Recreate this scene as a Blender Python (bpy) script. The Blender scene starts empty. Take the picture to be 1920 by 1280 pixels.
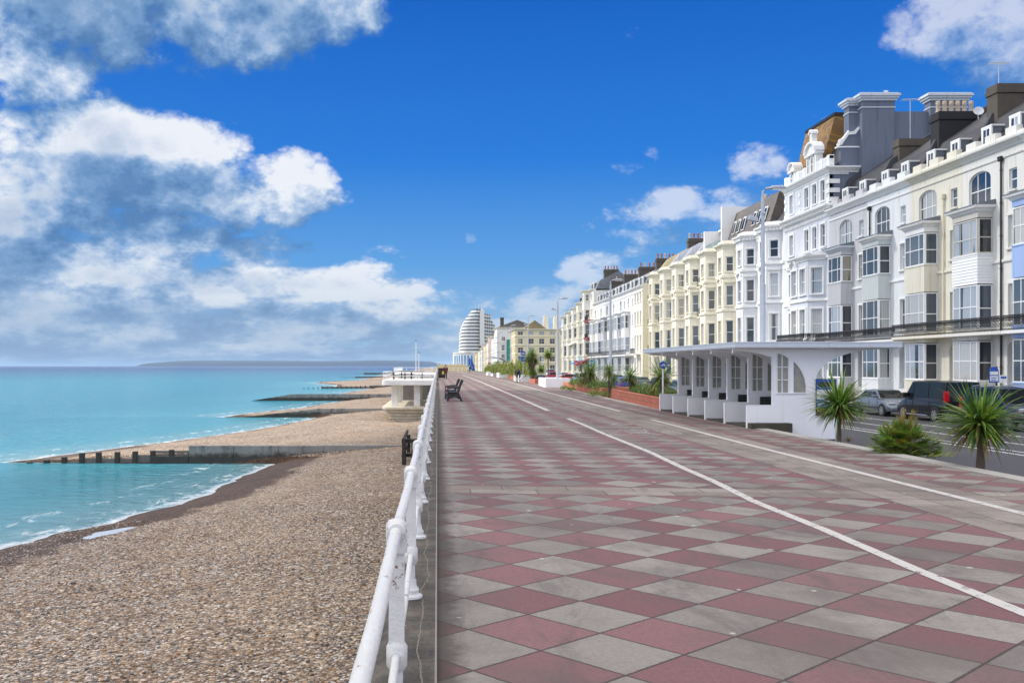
import bpy, bmesh, math, random
import numpy as np
from mathutils import Vector, Matrix, noise as mnoise
random.seed(7)
R = math.radians
sc = bpy.context.scene
C = sc.collection

# ------------------------------------------------------------------ camera
EYE = 1.7
cd = bpy.data.cameras.new("camera"); cam = bpy.data.objects.new("camera", cd); C.objects.link(cam)
cam.location = (0, 0, EYE); cam.rotation_euler = (R(90), 0, 0)
cd.sensor_width = 36; cd.lens = 33.75; cd.shift_x = 140/1920; cd.shift_y = 46/1920
cd.clip_start = 0.1; cd.clip_end = 60000
sc.camera = cam
sc.view_settings.view_transform = 'Standard'; sc.view_settings.look = 'None'
sc.view_settings.exposure = -0.04; sc.view_settings.gamma = 1
sc.cycles.max_bounces = 6; sc.cycles.transparent_max_bounces = 12; sc.cycles.volume_bounces = 0

# ------------------------------------------------------------------ sun
SUN_EL, SUN_AZ = 40, 62            # azimuth: degrees from +Y towards -X
sdir = Vector((-math.sin(R(SUN_AZ))*math.cos(R(SUN_EL)), math.cos(R(SUN_AZ))*math.cos(R(SUN_EL)), math.sin(R(SUN_EL))))
sl = bpy.data.lights.new("sun", 'SUN'); sl.energy = 3.7; sl.angle = R(0.53); sl.color = (1, .95, .87)
so = bpy.data.objects.new("sun", sl); C.objects.link(so)
so.rotation_euler = sdir.to_track_quat('Z', 'Y').to_euler(); so.location = (-200, 100, 300)

# ------------------------------------------------------------------ node helper
class NT:
    def __init__(s, nt): s.nt = nt; s.nt.nodes.clear()
    def n(s, t, **k):
        o = s.nt.nodes.new(t)
        for a, v in k.items(): setattr(o, a, v)
        return o
    def put(s, sock, v):
        if v is None: return
        if isinstance(v, bpy.types.NodeSocket): s.nt.links.new(v, sock)
        elif isinstance(v, (tuple, list)):
            sock.default_value = tuple(v) if len(v) != 3 or sock.type != 'RGBA' else (*v, 1)
        else: sock.default_value = v
    def m(s, op, a, b=None, c=None, clamp=False):
        o = s.n('ShaderNodeMath', operation=op); o.use_clamp = clamp
        for i, v in enumerate((a, b, c)): s.put(o.inputs[i], v)
        return o.outputs[0]
    def ramp01(s, v, a, b):      # smoothstep a..b
        o = s.n('ShaderNodeMapRange', interpolation_type='SMOOTHSTEP')
        s.put(o.inputs[0], v); o.inputs[1].default_value = a; o.inputs[2].default_value = b
        return o.outputs[0]
    def mix(s, f, a, b, mode='MIX'):
        o = s.n('ShaderNodeMix', data_type='RGBA', blend_type=mode)
        s.put(o.inputs[0], f); s.put(o.inputs[6], a); s.put(o.inputs[7], b)
        return o.outputs[2]
    def xyz(s, v):
        o = s.n('ShaderNodeSeparateXYZ'); s.put(o.inputs[0], v); return o.outputs
    def vec(s, x, y, z=0.0):
        o = s.n('ShaderNodeCombineXYZ')
        for i, v in enumerate((x, y, z)): s.put(o.inputs[i], v)
        return o.outputs[0]
    def noise(s, v, scale, detail=4, rough=.5, dist=0, color=False):
        o = s.n('ShaderNodeTexNoise'); s.put(o.inputs['Vector'], v)
        o.inputs['Scale'].default_value = scale; o.inputs['Detail'].default_value = detail
        o.inputs['Roughness'].default_value = rough; o.inputs['Distortion'].default_value = dist
        return o.outputs[1 if color else 0]
    def map(s, v, scale=(1,1,1), loc=(0,0,0), rot=(0,0,0)):
        o = s.n('ShaderNodeMapping'); s.put(o.inputs[0], v)
        o.inputs[1].default_value = loc; o.inputs[2].default_value = rot; o.inputs[3].default_value = scale
        return o.outputs[0]
    def cramp(s, f, stops, interp='LINEAR'):
        o = s.n('ShaderNodeValToRGB'); s.put(o.inputs[0], f); cr = o.color_ramp; cr.interpolation = interp
        while len(cr.elements) < len(stops): cr.elements.new(.5)
        for e, (p, c) in zip(cr.elements, stops): e.position = p; e.color = (*c, 1)
        return o.outputs[0]
    def bump(s, h, strength=.3, dist=.02, normal=None):
        o = s.n('ShaderNodeBump'); s.put(o.inputs['Height'], h)
        o.inputs['Strength'].default_value = strength; o.inputs['Distance'].default_value = dist
        if normal is not None: s.put(o.inputs['Normal'], normal)
        return o.outputs[0]

# ------------------------------------------------------------------ world
world = bpy.data.worlds.new("World"); sc.world = world; world.use_nodes = True
w = NT(world.node_tree)
geo = w.n('ShaderNodeTexCoord').outputs['Generated']
dx, dy, dz = w.xyz(geo)[:3]
sky = w.n('ShaderNodeTexSky', sky_type='NISHITA'); sky.sun_disc = False
sky.sun_elevation = R(SUN_EL); sky.sun_rotation = R(-SUN_AZ); sky.air_density = 1.0; sky.dust_density = .5; sky.ozone_density = 2.5
el = w.m('ARCSINE', dz); az = w.m('ARCTAN2', dx, dy)
grad = w.cramp(w.m('MULTIPLY', el, 1/1.5, clamp=True), [(0, (.38,.55,.74)), (.02, (.30,.52,.77)), (.07, (.11,.37,.80)), (.14, (.016,.21,.74)), (.245, (.003,.125,.58)), (1, (.004,.10,.46))])
base = w.mix(.04, grad, w.mix(1.0, sky.outputs[0], (.10,.10,.10), 'MULTIPLY'))
def pxdir(x, y):
    u = (x-820)/1800; v = (686-y)/1800
    return math.atan(u), math.atan(v/math.sqrt(1+u*u))
blobs = [(330,-20,440,160,.70,0), (-30,60,260,140,.5,0), (60,190,110,60,.36,0), (230,330,420,135,.70,0), (520,335,140,85,.62,0),(60,430,420,90,.74,0),(60,520,340,120,.76,0), (500,480,140,50,.46,0), (540,570,380,85,.78,0), (250,610,640,85,.74,0), (700,590,280,70,.58,0), (600,640,460,45,.60,0),
         (1250,415,180,58,.50,1), (1425,310,80,60,.42,1), (1810,40,150,80,.60,1), (1900,120,110,70,.5,1), (1160,510,140,65,.50,1), (1000,575,260,55,.50,1), (975,425,50,13,.18,1), (1040,492,45,18,.20,1),
         (1330,385,150,48,.48,1), (1055,308,38,9,.14,1), (962,40,20,16,.12,1),(900,620,380,50,.42,1)]
def density(dvx, dvz, seed):
    a = w.m('ADD', az, dvx) if dvx else az
    e = w.m('ADD', el, dvz) if dvz else el
    tot = None; msk = None
    for (bx, by, rx, ry, wt, soft) in blobs:
        ca, ce = pxdir(bx, by); sa = rx/1800; se = ry/1800
        q = w.m('ADD', w.m('POWER', w.m('MULTIPLY', w.m('SUBTRACT', a, ca), 1/sa), 2), w.m('POWER', w.m('MULTIPLY', w.m('SUBTRACT', e, ce), 1/se), 2))
        g = w.m('MULTIPLY', w.ramp01(q, 1.35, .15), wt)
        tot = g if tot is None else w.m('MAXIMUM', tot, g)
    # generic clouds for the rest of the dome, out of view, thickened as fill light
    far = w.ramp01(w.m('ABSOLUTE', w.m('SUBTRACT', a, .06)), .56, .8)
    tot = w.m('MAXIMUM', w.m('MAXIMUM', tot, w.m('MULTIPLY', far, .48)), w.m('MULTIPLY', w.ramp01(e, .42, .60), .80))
    p = w.vec(w.m('MULTIPLY', a, 1.0), w.m('MULTIPLY', w.m('POWER', w.m('MAXIMUM', e, .001), .62), 1.25), seed)
    nz = w.noise(p, 7.0, 10, .60, .1)
    vo = w.n('ShaderNodeTexVoronoi', feature='F1'); w.put(vo.inputs['Vector'], p); vo.inputs['Scale'].default_value = 15; vo.inputs['Detail'].default_value = 4; vo.inputs['Roughness'].default_value = .55; vo.inputs['Lacunarity'].default_value = 2.3
    bil = w.m('SUBTRACT', .48, vo.outputs['Distance'])
    big = w.noise(p, 2.6, 2, .5)
    return w.m('ADD', w.m('ADD', w.m('ADD', tot, w.m('MULTIPLY', w.m('SUBTRACT', nz, .5), 1.25)), w.m('MULTIPLY', bil, .34)), w.m('MULTIPLY', w.m('SUBTRACT', big, .5), .3))
d0 = density(0, 0, 1.7)
d1 = density(-.012, .036, 1.7)
cov = w.ramp01(d0, .13, .38)
thin = w.m('MULTIPLY', cov, w.ramp01(az, .42, .05)) 
lit = w.m('ADD', .50, w.m('MULTIPLY', w.m('SUBTRACT', d0, d1), 2.0), clamp=True)
low = w.ramp01(el, .02, .16)
ccol = w.cramp(lit, [(0, (.10,.23,.47)), (.35, (.20,.36,.62)), (.6, (.42,.56,.79)), (.82, (.70,.79,.92)), (1, (.92,.95,1.0))])
thick = w.ramp01(d0, .50, 1.0)
ccol = w.mix(w.m('MULTIPLY', thick, .5), ccol, (.22,.37,.62))
shd = None
for (bx, by, rx, ry, wt) in ((280,10,380,100,.8), (560,60,120,60,.3), (200,430,400,45,.62), (60,350,200,70,.5), (330,380,150,50,.4), (420,530,220,22,.4), (200,590,400,30,.4), (620,620,250,25,.35), (120,500,150,30,.3)):
    ca, ce = pxdir(bx, by); q = w.m('ADD', w.m('POWER', w.m('MULTIPLY', w.m('SUBTRACT', az, ca), 1800/rx), 2), w.m('POWER', w.m('MULTIPLY', w.m('SUBTRACT', el, ce), 1800/ry), 2))
    g_ = w.m('MULTIPLY', w.ramp01(q, 1.5, .1), wt); shd = g_ if shd is None else w.m('MAXIMUM', shd, g_)
shd = w.m('MULTIPLY', shd, w.ramp01(d0, .36, .62))
ccol = w.mix(w.m('MULTIPLY', shd, .68), ccol, (.22,.37,.60))
hz = w.ramp01(el, .13, .0)
ccol = w.mix(w.m('MULTIPLY', hz, .62), ccol, (.36,.50,.68))
cov2 = w.m('MULTIPLY', cov, w.m('SUBTRACT', .95, w.m('MULTIPLY', w.ramp01(az, -.05, .12), .34)))
hi = w.ramp01(el, .42, .7); ccol = w.mix(hi, ccol, (2.0, 1.82, 1.58)); ccol = w.mix(w.m('MULTIPLY', w.ramp01(w.m('ABSOLUTE', w.m('SUBTRACT', az, .06)), .7, 1.0), .8), ccol, (2.25,2.2,2.2))  # unseen overhead and rear clouds brightened and tinted as added fill light
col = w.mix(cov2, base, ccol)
below = w.ramp01(dz, -.02, -.001)
col = w.mix(below, (.25,.35,.42), col)
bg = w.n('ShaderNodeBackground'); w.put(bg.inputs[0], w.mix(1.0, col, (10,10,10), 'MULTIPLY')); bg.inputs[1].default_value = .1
wo = w.n('ShaderNodeOutputWorld'); w.nt.links.new(bg.outputs[0], wo.inputs[0])
world.cycles.sampling_method = 'MANUAL'; world.cycles.sample_map_resolution = 512

# ------------------------------------------------------------------ materials
MATS = {}
def newmat(name):
    m = bpy.data.materials.new(name); m.use_nodes = True; MATS[name] = m
    t = NT(m.node_tree); b = t.n('ShaderNodeBsdfPrincipled'); o = t.n('ShaderNodeOutputMaterial')
    t.nt.links.new(b.outputs[0], o.inputs[0]); return m, t, b
def pm(name, col, rough=.6, var=.12, vs=2.0, bump=.0, bs=30, metal=0, spec=.5, streak=0.0, coat=0, obj=False):
    m, t, b = newmat(name)
    tc = t.n('ShaderNodeTexCoord').outputs['Object'] if obj else t.n('ShaderNodeNewGeometry').outputs['Position']
    n1 = t.noise(tc, vs, 6, .6)
    f = t.m('ADD', 1-var, t.m('MULTIPLY', n1, 2*var))
    c = t.mix(1.0, col, t.vec(f, f, f), 'MULTIPLY')
    if streak:
        n2 = t.noise(t.map(tc, (3.5, 3.5, .25)), 1.2, 5, .65)
        sf = t.m('MULTIPLY', t.ramp01(n2, .5, .8), streak)
        c = t.mix(sf, c, tuple(x*k for x, k in zip(col, (.50, .44, .36))))
    t.put(b.inputs['Base Color'], c); b.inputs['Roughness'].default_value = rough
    b.inputs['Metallic'].default_value = metal; b.inputs['Specular IOR Level'].default_value = spec
    b.inputs['Coat Weight'].default_value = coat
    if bump:
        t.put(b.inputs['Normal'], t.bump(t.noise(tc, bs, 4, .6), bump, .01))
    return m

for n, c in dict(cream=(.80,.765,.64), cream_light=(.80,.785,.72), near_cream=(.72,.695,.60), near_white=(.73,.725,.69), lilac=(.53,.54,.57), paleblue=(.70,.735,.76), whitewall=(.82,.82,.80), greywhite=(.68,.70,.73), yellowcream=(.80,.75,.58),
                 bluewall=(.36,.50,.80), tanwall=(.80,.71,.46), hotelgrey=(.62,.66,.72), hotelside_shade=(.155,.18,.24), pinkwall=(.70,.50,.42), ochre=(.72,.60,.36)).items():  # hotel side wall: its shade is put into a darker colour
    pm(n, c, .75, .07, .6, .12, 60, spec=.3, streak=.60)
pm('far_glazing', (.13,.15,.18), .3, .1)
pm('white_trim', (.84,.84,.83), .5, .06, 1.5, .05, 40, streak=.22)
pm('cream_trim', (.80,.76,.62), .6, .06, 1.5, .05, 40, streak=.25)
pm('grey_trim', (.52,.55,.58), .6, .1, 1.5, .05, 40, streak=.3)
pm('upvc', (.86,.87,.88), .35, .03)
pm('oldwood_white', (.62,.60,.55), .6, .2, 8, .2, 40, streak=.4)
pm('greenish_panel', (.55,.60,.60), .5, .06, streak=.15)
pm('brick_dark', (.10,.075,.055), .85, .35, 3, .5, 20)
pm('render_dark', (.055,.057,.068), .8, .35, 1.2, .3, 15)
pm('chimney_black', (.018,.018,.021), .8, .3, 3, .4, 20)
pm('brown_render', (.095,.082,.065), .85, .4, 1.5, .4, 15)
pm('pot_red', (.42,.15,.09), .7, .15); pm('pot_buff', (.60,.48,.36), .7, .15)
pm('iron_black', (.012,.012,.014), .35, .2, 5)
pm('iron_red', (.22,.02,.03), .4, .2, 5)
pm('lead', (.16,.18,.21), .5, .2)
pm('ridge_tile', (.50,.17,.07), .7, .2, 6)
pm('pipe_black', (.02,.02,.022), .4, .1); pm('pipe_cream', (.72,.66,.48), .5, .1)
pm('galv', (.52,.55,.58), .42, .12, 3, metal=.35); pm('white_paint', (.85,.86,.87), .35, .05, 6, .15, 50)
pm('shelter_white', (.88,.885,.90), .6, .07, 1.2, .3, 90, streak=.16)
pm('shelter_edge', (.86,.87,.88), .5, .04)
pm('roof_fascia', (.60,.65,.72), .5, .1, 2, streak=.25)
pm('rubber', (.015,.015,.016), .7, .1); pm('rim', (.55,.56,.58), .3, .05, metal=.8)
pm('dark_slat', (.016,.015,.016), .45, .2, 5, .1, 30)
pm('wood_dark', (.045,.038,.032), .8, .4, 4, .5, 25)
pm('wood_grey', (.15,.14,.125), .8, .35, 4, .5, 25)
pm('plinth', (.06,.055,.04), .9, .3, 5, .5, 30)
pm('skin', (.55,.33,.24), .6, .05); pm('hair', (.08,.06,.05), .8, .1)
pm('cloth_black', (.02,.02,.025), .9, .2); pm('cloth_maroon', (.12,.02,.03), .9, .2); pm('cloth_navy', (.03,.04,.09), .9, .2)
pm('dog_white', (.7,.68,.65), .9, .1, 10)
pm('trunk_bark', (.13,.10,.07), .9, .4, 12, .9, 40)
pm('sign_blue', (.02,.09,.42), .4, .05); pm('sign_white', (.8,.8,.8), .4, .03); pm('sign_red', (.55,.03,.03), .4, .05); pm('yellow', (.75,.50,.03), .5, .05)
pm('awning_red', (.20,.03,.05), .8, .1); pm('awning_blue', (.05,.30,.60), .8, .1); pm('teal_net', (.05,.30,.26), .8, .2)
pm('kerb_stone', (.38,.36,.33), .85, .25, 3, .5, 30)
pm('soil', (.06,.045,.03), .95, .3, 5, .6, 20)
pm('greentint', (.14,.32,.28), .2, .1)
for n, c in dict(car_black=(.008,.008,.010), car_silver=(.22,.25,.29), car_navy=(.012,.018,.05), car_blue=(.015,.04,.32), car_lightblue=(.10,.30,.55), car_red=(.40,.02,.03), car_white=(.75,.76,.77), car_grey=(.10,.11,.12), car_greyblue=(.16,.22,.30)).items():
    pm(n, c, .28, .02, metal=.3 if n in ('car_silver', 'car_greyblue') else 0, coat=.3, spec=.35)
pm('car_trim', (.03,.032,.035), .5, .1); pm('lamp_red', (.55,.01,.02), .15, .02); pm('lamp_clear', (.6,.63,.65), .1, .02, metal=.5); pm('plate_yellow', (.75,.58,.05), .5, .03)
m_, t_, b_ = newmat('car_glass'); b_.inputs['Base Color'].default_value = (.006,.009,.011,1); b_.inputs['Roughness'].default_value = .04; b_.inputs['Specular IOR Level'].default_value = .35
m_, t_, b_ = newmat('green_glass'); b_.inputs['Base Color'].default_value = (.18,.26,.25,1); b_.inputs['Roughness'].default_value = .05; b_.inputs['Alpha'].default_value = .45

def pane_mat(name, stops, spec=.5):
    m, t, b = newmat(name)
    oi = t.n('ShaderNodeObjectInfo'); rnd = oi.outputs['Random']
    tc = t.n('ShaderNodeTexCoord').outputs['Object']
    base = t.cramp(rnd, stops, 'CONSTANT')
    x, y, z = t.xyz(tc)[:3]
    fold = t.m('ADD', .88, t.m('MULTIPLY', t.m('SINE', t.m('ADD', t.m('MULTIPLY', x, 42), t.m('MULTIPLY', t.noise(t.vec(x, 0, t.m('MULTIPLY', z, .12)), 1.6, 1), 9))), .12))
    lum = t.xyz(base)[0]
    isc = t.ramp01(lum, .08, .2)
    base = t.mix(isc, base, t.mix(1.0, base, t.vec(fold, fold, fold), 'MULTIPLY'))
    # darker room above or between the curtains
    half = t.m('MULTIPLY', isc, t.ramp01(t.noise(t.vec(t.m('MULTIPLY', x, 1.2), t.m('MULTIPLY', rnd, 37), t.m('MULTIPLY', z, .05)), 1.3, 1), .56, .59))
    base = t.mix(half, base, (.03,.035,.04))
    t.put(b.inputs['Base Color'], base); b.inputs['Roughness'].default_value = .06; b.inputs['Specular IOR Level'].default_value = spec
    b.inputs['Coat Weight'].default_value = .8; b.inputs['Coat Roughness'].default_value = .02
    t.put(b.inputs['Normal'], t.bump(t.noise(tc, 1.1, 2), .06, .1))
    return m
pane_mat('pane', [(0, (.02,.03,.045)), (.22, (.05,.075,.11)), (.40, (.42,.44,.44)), (.58, (.35,.33,.27)), (.70, (.03,.035,.04)), (.85, (.50,.54,.58))])
pane_mat('pane_bay', [(0, (.40,.46,.52)), (.35, (.07,.10,.13)), (.5, (.50,.52,.52)), (.75, (.28,.34,.40)), (.9, (.04,.05,.06))])
m_, t_, b_ = newmat('shelter_glass'); tc = t_.n('ShaderNodeTexCoord').outputs['Object']
t_.put(b_.inputs['Base Color'], t_.cramp(t_.noise(tc, 5, 6, .7), [(.3, (.30,.30,.27)), (.7, (.44,.43,.37))])); b_.inputs['Roughness'].default_value = .22; b_.inputs['Alpha'].default_value = .80

# slate roofs
def slate(name, c1, c2, scale=1):
    m, t, b = newmat(name)
    tc = t.n('ShaderNodeNewGeometry').outputs['Position']
    x, y, z = t.xyz(tc)[:3]
    br = t.n('ShaderNodeTexBrick'); t.put(br.inputs['Vector'], t.vec(y, t.m('ADD', z, t.m('MULTIPLY', x, .3)), 0))
    br.inputs['Scale'].default_value = 3.2/scale; br.inputs['Mortar Size'].default_value = .035; br.inputs['Brick Width'].default_value = .9; br.inputs['Row Height'].default_value = .62
    t.put(br.inputs['Color1'], c1); t.put(br.inputs['Color2'], c2); t.put(br.inputs['Mortar'], tuple(v*.35 for v in c1))
    f = t.m('ADD', .6, t.m('MULTIPLY', t.noise(tc, 1.3, 6, .65), .8))
    t.put(b.inputs['Base Color'], t.mix(1, br.outputs[0], t.vec(f, f, f), 'MULTIPLY')); b.inputs['Roughness'].default_value = .55
    t.put(b.inputs['Normal'], t.bump(br.outputs[1], -.5, .02))
slate('slate', (.036,.038,.046), (.058,.060,.070)); slate('slate_brown', (.11,.095,.085), (.16,.14,.125)); slate('slate_gold', (.36,.20,.04), (.16,.085,.035), 1.3); slate('slate_lichen', (.30,.24,.10), (.20,.18,.12)); slate('slate_light', (.17,.18,.20), (.22,.23,.25))
# paving: pink and grey slabs laid as diamonds, with courses of plain slabs between
m, t, b = newmat('paving')
P = t.n('ShaderNodeNewGeometry').outputs['Position']; x, y, z = t.xyz(P)[:3]
yy = t.m('ADD', y, t.m('MULTIPLY', x, .10)); D = .837
a = t.m('DIVIDE', t.m('ADD', t.m('SUBTRACT', x, .20), t.m('SUBTRACT', yy, .782)), D); bb = t.m('DIVIDE', t.m('SUBTRACT', t.m('SUBTRACT', x, .20), t.m('SUBTRACT', yy, .782)), D)
# tile centres sit where both are whole numbers
a = t.m('ADD', a, .5); bb = t.m('ADD', bb, .5)
ia, ib = t.m('FLOOR', a), t.m('FLOOR', bb); fa, fb = t.m('SUBTRACT', a, ia), t.m('SUBTRACT', bb, ib)
par = t.m('ABSOLUTE', t.m('MODULO', t.m('ADD', ia, ib), 2))
def edge(f, wdt): return t.m('LESS_THAN', t.m('SUBTRACT', .5, t.m('ABSOLUTE', t.m('SUBTRACT', f, .5))), wdt)
wob = t.m('MULTIPLY', t.m('SUBTRACT', t.noise(P, 22, 4, .7), .5), .030)
jt = t.m('MAXIMUM', edge(t.m('ADD', fa, wob), .015), edge(t.m('ADD', fb, wob), .015))
def wn(v):
    o = t.n('ShaderNodeTexWhiteNoise'); t.put(o.inputs[0], v); return o.outputs[0]
r1 = wn(t.vec(ia, ib, 3)); r2 = wn(t.vec(ia, ib, 9))
pink = t.mix(r1, (.165,.080,.084), (.232,.124,.125)); grey = t.mix(r1, (.195,.175,.157), (.285,.262,.235))
par = t.m('GREATER_THAN', par, .5)
tile = t.mix(par, grey, pink)
tile = t.mix(t.m('MULTIPLY', t.m('GREATER_THAN', r2, .93), .45), tile, (.12,.105,.10))
# plain courses: one along the cycle lane, others across
def rect(px_, py_, wx, wy):
    o = t.m('FLOOR', t.m('DIVIDE', py_, wy)); sx = t.m('ADD', t.m('DIVIDE', px_, wx), t.m('MULTIPLY', t.m('MODULO', o, 2), .5))
    fx = t.m('FRACT', sx); fy = t.m('FRACT', t.m('DIVIDE', py_, wy))
    j = t.m('MAXIMUM', edge(fx, .008), edge(fy, .016)); r = wn(t.vec(t.m('FLOOR', sx), o, 5))
    return j, r
ycross = t.m('MODULO', t.m('SUBTRACT', yy, 12.94+.0), 13.9); ycross = t.m('SUBTRACT', yy, t.m('ADD', t.m('MULTIPLY', t.m('ROUND', t.m('DIVIDE', t.m('SUBTRACT', yy, 13.32), 13.9)), 13.9), 13.32))
inc = t.m('LESS_THAN', t.m('ABSOLUTE', ycross), .42)
inl = t.m('MULTIPLY', t.m('GREATER_THAN', x, 5.72), t.m('LESS_THAN', x, 7.2))
jc, rc = rect(x, t.m('ADD', ycross, 10.08), .90, .42); jl, rl = rect(y, t.m('SUBTRACT', x, 5.72), .9, .49)
band = t.m('MAXIMUM', inc, inl); jb = t.m('ADD', t.m('MULTIPLY', inl, jl), t.m('MULTIPLY', t.m('SUBTRACT', 1, inl), jc)); rb = t.m('ADD', t.m('MULTIPLY', inl, rl), t.m('MULTIPLY', t.m('SUBTRACT', 1, inl), rc))
btile = t.mix(rb, (.22,.188,.16), (.30,.265,.23))
isedge = t.m('MAXIMUM', t.m('LESS_THAN', t.m('ABSOLUTE', t.m('SUBTRACT', t.m('ABSOLUTE', ycross), .42)), .012), t.m('LESS_THAN', t.m('ABSOLUTE', t.m('SUBTRACT', x, 5.72)), .012))
col = t.mix(band, tile, btile); jall = t.m('MAXIMUM', t.m('ADD', t.m('MULTIPLY', band, jb), t.m('MULTIPLY', t.m('SUBTRACT', 1, band), jt)), isedge)
sp = t.noise(P, 75, 3, .8); sp2 = t.noise(P, 24, 6, .8)
f = t.m('ADD', .02, t.m('ADD', t.m('MULTIPLY', sp, 1.05), t.m('MULTIPLY', sp2, .95)))
col = t.mix(1, col, t.vec(f, f, f), 'MULTIPLY')
st = t.noise(P, .55, 7, .68); col = t.mix(t.m('MULTIPLY', t.ramp01(st, .44, .66), .62), col, (.13,.105,.095))
st2 = t.noise(t.map(P, (1, .35, 1)), 1.9, 6, .7, 1.0); col = t.mix(t.m('MULTIPLY', t.ramp01(st2, .48, .68), .55), col, (.11,.09,.085))
gum = t.noise(P, 3.1, 2, .4); spots = t.n('ShaderNodeTexVoronoi', feature='F1'); t.put(spots.inputs[0], P); spots.inputs['Scale'].default_value = 2.3
gm = t.m('LESS_THAN', spots.outputs[0], t.m('MULTIPLY', t.ramp01(gum, .42, .6), .07)); col = t.mix(t.m('MULTIPLY', gm, .75), col, (.55,.53,.50))
grime = t.m('MULTIPLY', t.ramp01(t.m('SUBTRACT', x, t.m('MULTIPLY', t.noise(P, 5, 7, .75), .30)), .06, -.10), .8); col = t.mix(grime, col, (.055,.045,.036))
col = t.mix(t.m('MULTIPLY', jall, .88), col, (.055,.045,.042))
t.put(b.inputs['Base Color'], col); b.inputs['Roughness'].default_value = .78; b.inputs['Specular IOR Level'].default_value = .3
h = t.m('SUBTRACT', t.m('ADD', t.m('MULTIPLY', sp, .10), t.m('MULTIPLY', r2, .10)), jall); t.put(b.inputs['Normal'], t.bump(h, .55, .006))

# worn white road paint
def worn(name, lo, hi, c=(.54,.52,.485)):
    m, t, b = newmat(name); P = t.n('ShaderNodeNewGeometry').outputs['Position']
    n = t.noise(P, 7, 7, .72); n2 = t.noise(P, 60, 3, .6)
    al = t.ramp01(t.m('ADD', n, t.m('MULTIPLY', n2, .25)), lo, hi)
    f = t.m('ADD', .75, t.m('MULTIPLY', n2, .5)); t.put(b.inputs['Base Color'], t.mix(1, c, t.vec(f, f, f), 'MULTIPLY')); t.put(b.inputs['Alpha'], al); b.inputs['Roughness'].default_value = .7
worn('line_paint', .47, .57); worn('worn_symbol', .60, .70, (.5,.47,.46)); worn('road_paint', .40, .5, (.70,.70,.70))

# concrete in several weathers
def concrete(name, col, algae_z=None, streak=.6, dark=(.035,.033,.026)):
    m, t, b = newmat(name); P = t.n('ShaderNodeNewGeometry').outputs['Position']; z = t.xyz(P)[2]
    n = t.noise(P, .9, 7, .7); f = t.m('ADD', .6, t.m('MULTIPLY', n, .8)); c = t.mix(1, col, t.vec(f, f, f), 'MULTIPLY')
    s = t.noise(t.map(P, (1.2, 1.2, .30)), 1.1, 7, .75); c = t.mix(t.m('MULTIPLY', t.ramp01(s, .48, .66), streak), c, dark)
    if algae_z is not None:
        k = t.m('ADD', z, t.m('MULTIPLY', t.m('SUBTRACT', t.noise(P, 1.6, 6, .7), .5), .8)); c = t.mix(t.m('MULTIPLY', t.ramp01(k, algae_z+.16, algae_z-.16), .92), c, dark)
    t.put(b.inputs['Base Color'], c); b.inputs['Roughness'].default_value = .85; t.put(b.inputs['Normal'], t.bump(t.noise(P, 14, 6, .7), .4, .03))
concrete('groyne_concrete', (.25,.25,.235), -3.0, .6);  concrete('seawall', (.22,.20,.17), None, .5); concrete('base_concrete', (.66,.60,.48), None, .25, (.2,.16,.1)); concrete('white_concrete', (.80,.79,.76), None, .12, (.45,.38,.28))

m, t, b = newmat('ledge'); P = t.n('ShaderNodeNewGeometry').outputs['Position']; x, y, z = t.xyz(P)[:3]
c = t.cramp(t.noise(P, 3.5, 8, .75), [(.32, (.028,.025,.021)), (.5, (.075,.066,.052)), (.68, (.16,.135,.105))])
c = t.mix(t.m('MULTIPLY', t.ramp01(t.noise(P, 60, 3, .8), .5, .7), .4), c, (.22,.20,.17))
cr_ = t.m('ABSOLUTE', t.m('ADD', x, t.m('ADD', .10, t.m('MULTIPLY', t.m('SUBTRACT', t.noise(P, 1.1, 8, .6), .5), .20)))); c = t.mix(t.m('MULTIPLY', t.m('LESS_THAN', cr_, .0035), .6), c, (.30,.26,.20))
cj = t.m('ABSOLUTE', t.m('ADD', x, .008)); c = t.mix(t.m('MULTIPLY', t.m('LESS_THAN', cj, .006), .7), c, (.40,.36,.31))
jy = t.m('ABSOLUTE', t.m('SUBTRACT', t.m('FRACT', t.m('DIVIDE', t.m('ADD', y, t.m('MULTIPLY', t.noise(P, 5, 4), .15)), 1.83)), .5)); c = t.mix(t.m('MULTIPLY', t.m('LESS_THAN', jy, .004), .8), c, (.025,.022,.02))
sp_ = t.n('ShaderNodeTexVoronoi', feature='F1'); t.put(sp_.inputs[0], P); sp_.inputs['Scale'].default_value = 9; c = t.mix(t.m('MULTIPLY', t.m('LESS_THAN', sp_.outputs[0], .055), t.m('GREATER_THAN', t.noise(P, 2, 2), .52)), c, (.55,.54,.5))
t.put(b.inputs['Base Color'], c); b.inputs['Roughness'].default_value = .85; t.put(b.inputs['Normal'], t.bump(t.noise(P, 30, 6, .75), .6, .015))
# shingle
m, t, b = newmat('shingle')
P = t.n('ShaderNodeNewGeometry').outputs['Position']
wet = t.n('ShaderNodeAttribute', attribute_name='wet').outputs['Fac']
v1 = t.n('ShaderNodeTexVoronoi', feature='F1'); t.put(v1.inputs[0], P); v1.inputs['Scale'].default_value = 11
v2 = t.n('ShaderNodeTexVoronoi', feature='F1'); t.put(v2.inputs[0], t.map(P, (1,1,1), (3,5,1))); v2.inputs['Scale'].default_value = 19
pick = t.m('GREATER_THAN', t.noise(P, 9, 2), .5)
rc = t.xyz(t.mix(pick, v1.outputs['Color'], v2.outputs['Color']))
pc = t.cramp(rc[0], [(0, (.05,.04,.038)), (.12, (.19,.18,.18)), (.25, (.28,.155,.075)), (.42, (.40,.28,.17)), (.62, (.52,.42,.32)), (.84, (.68,.62,.55))], 'CONSTANT')
pc = t.mix(.08, pc, (.50,.40,.30))
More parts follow.
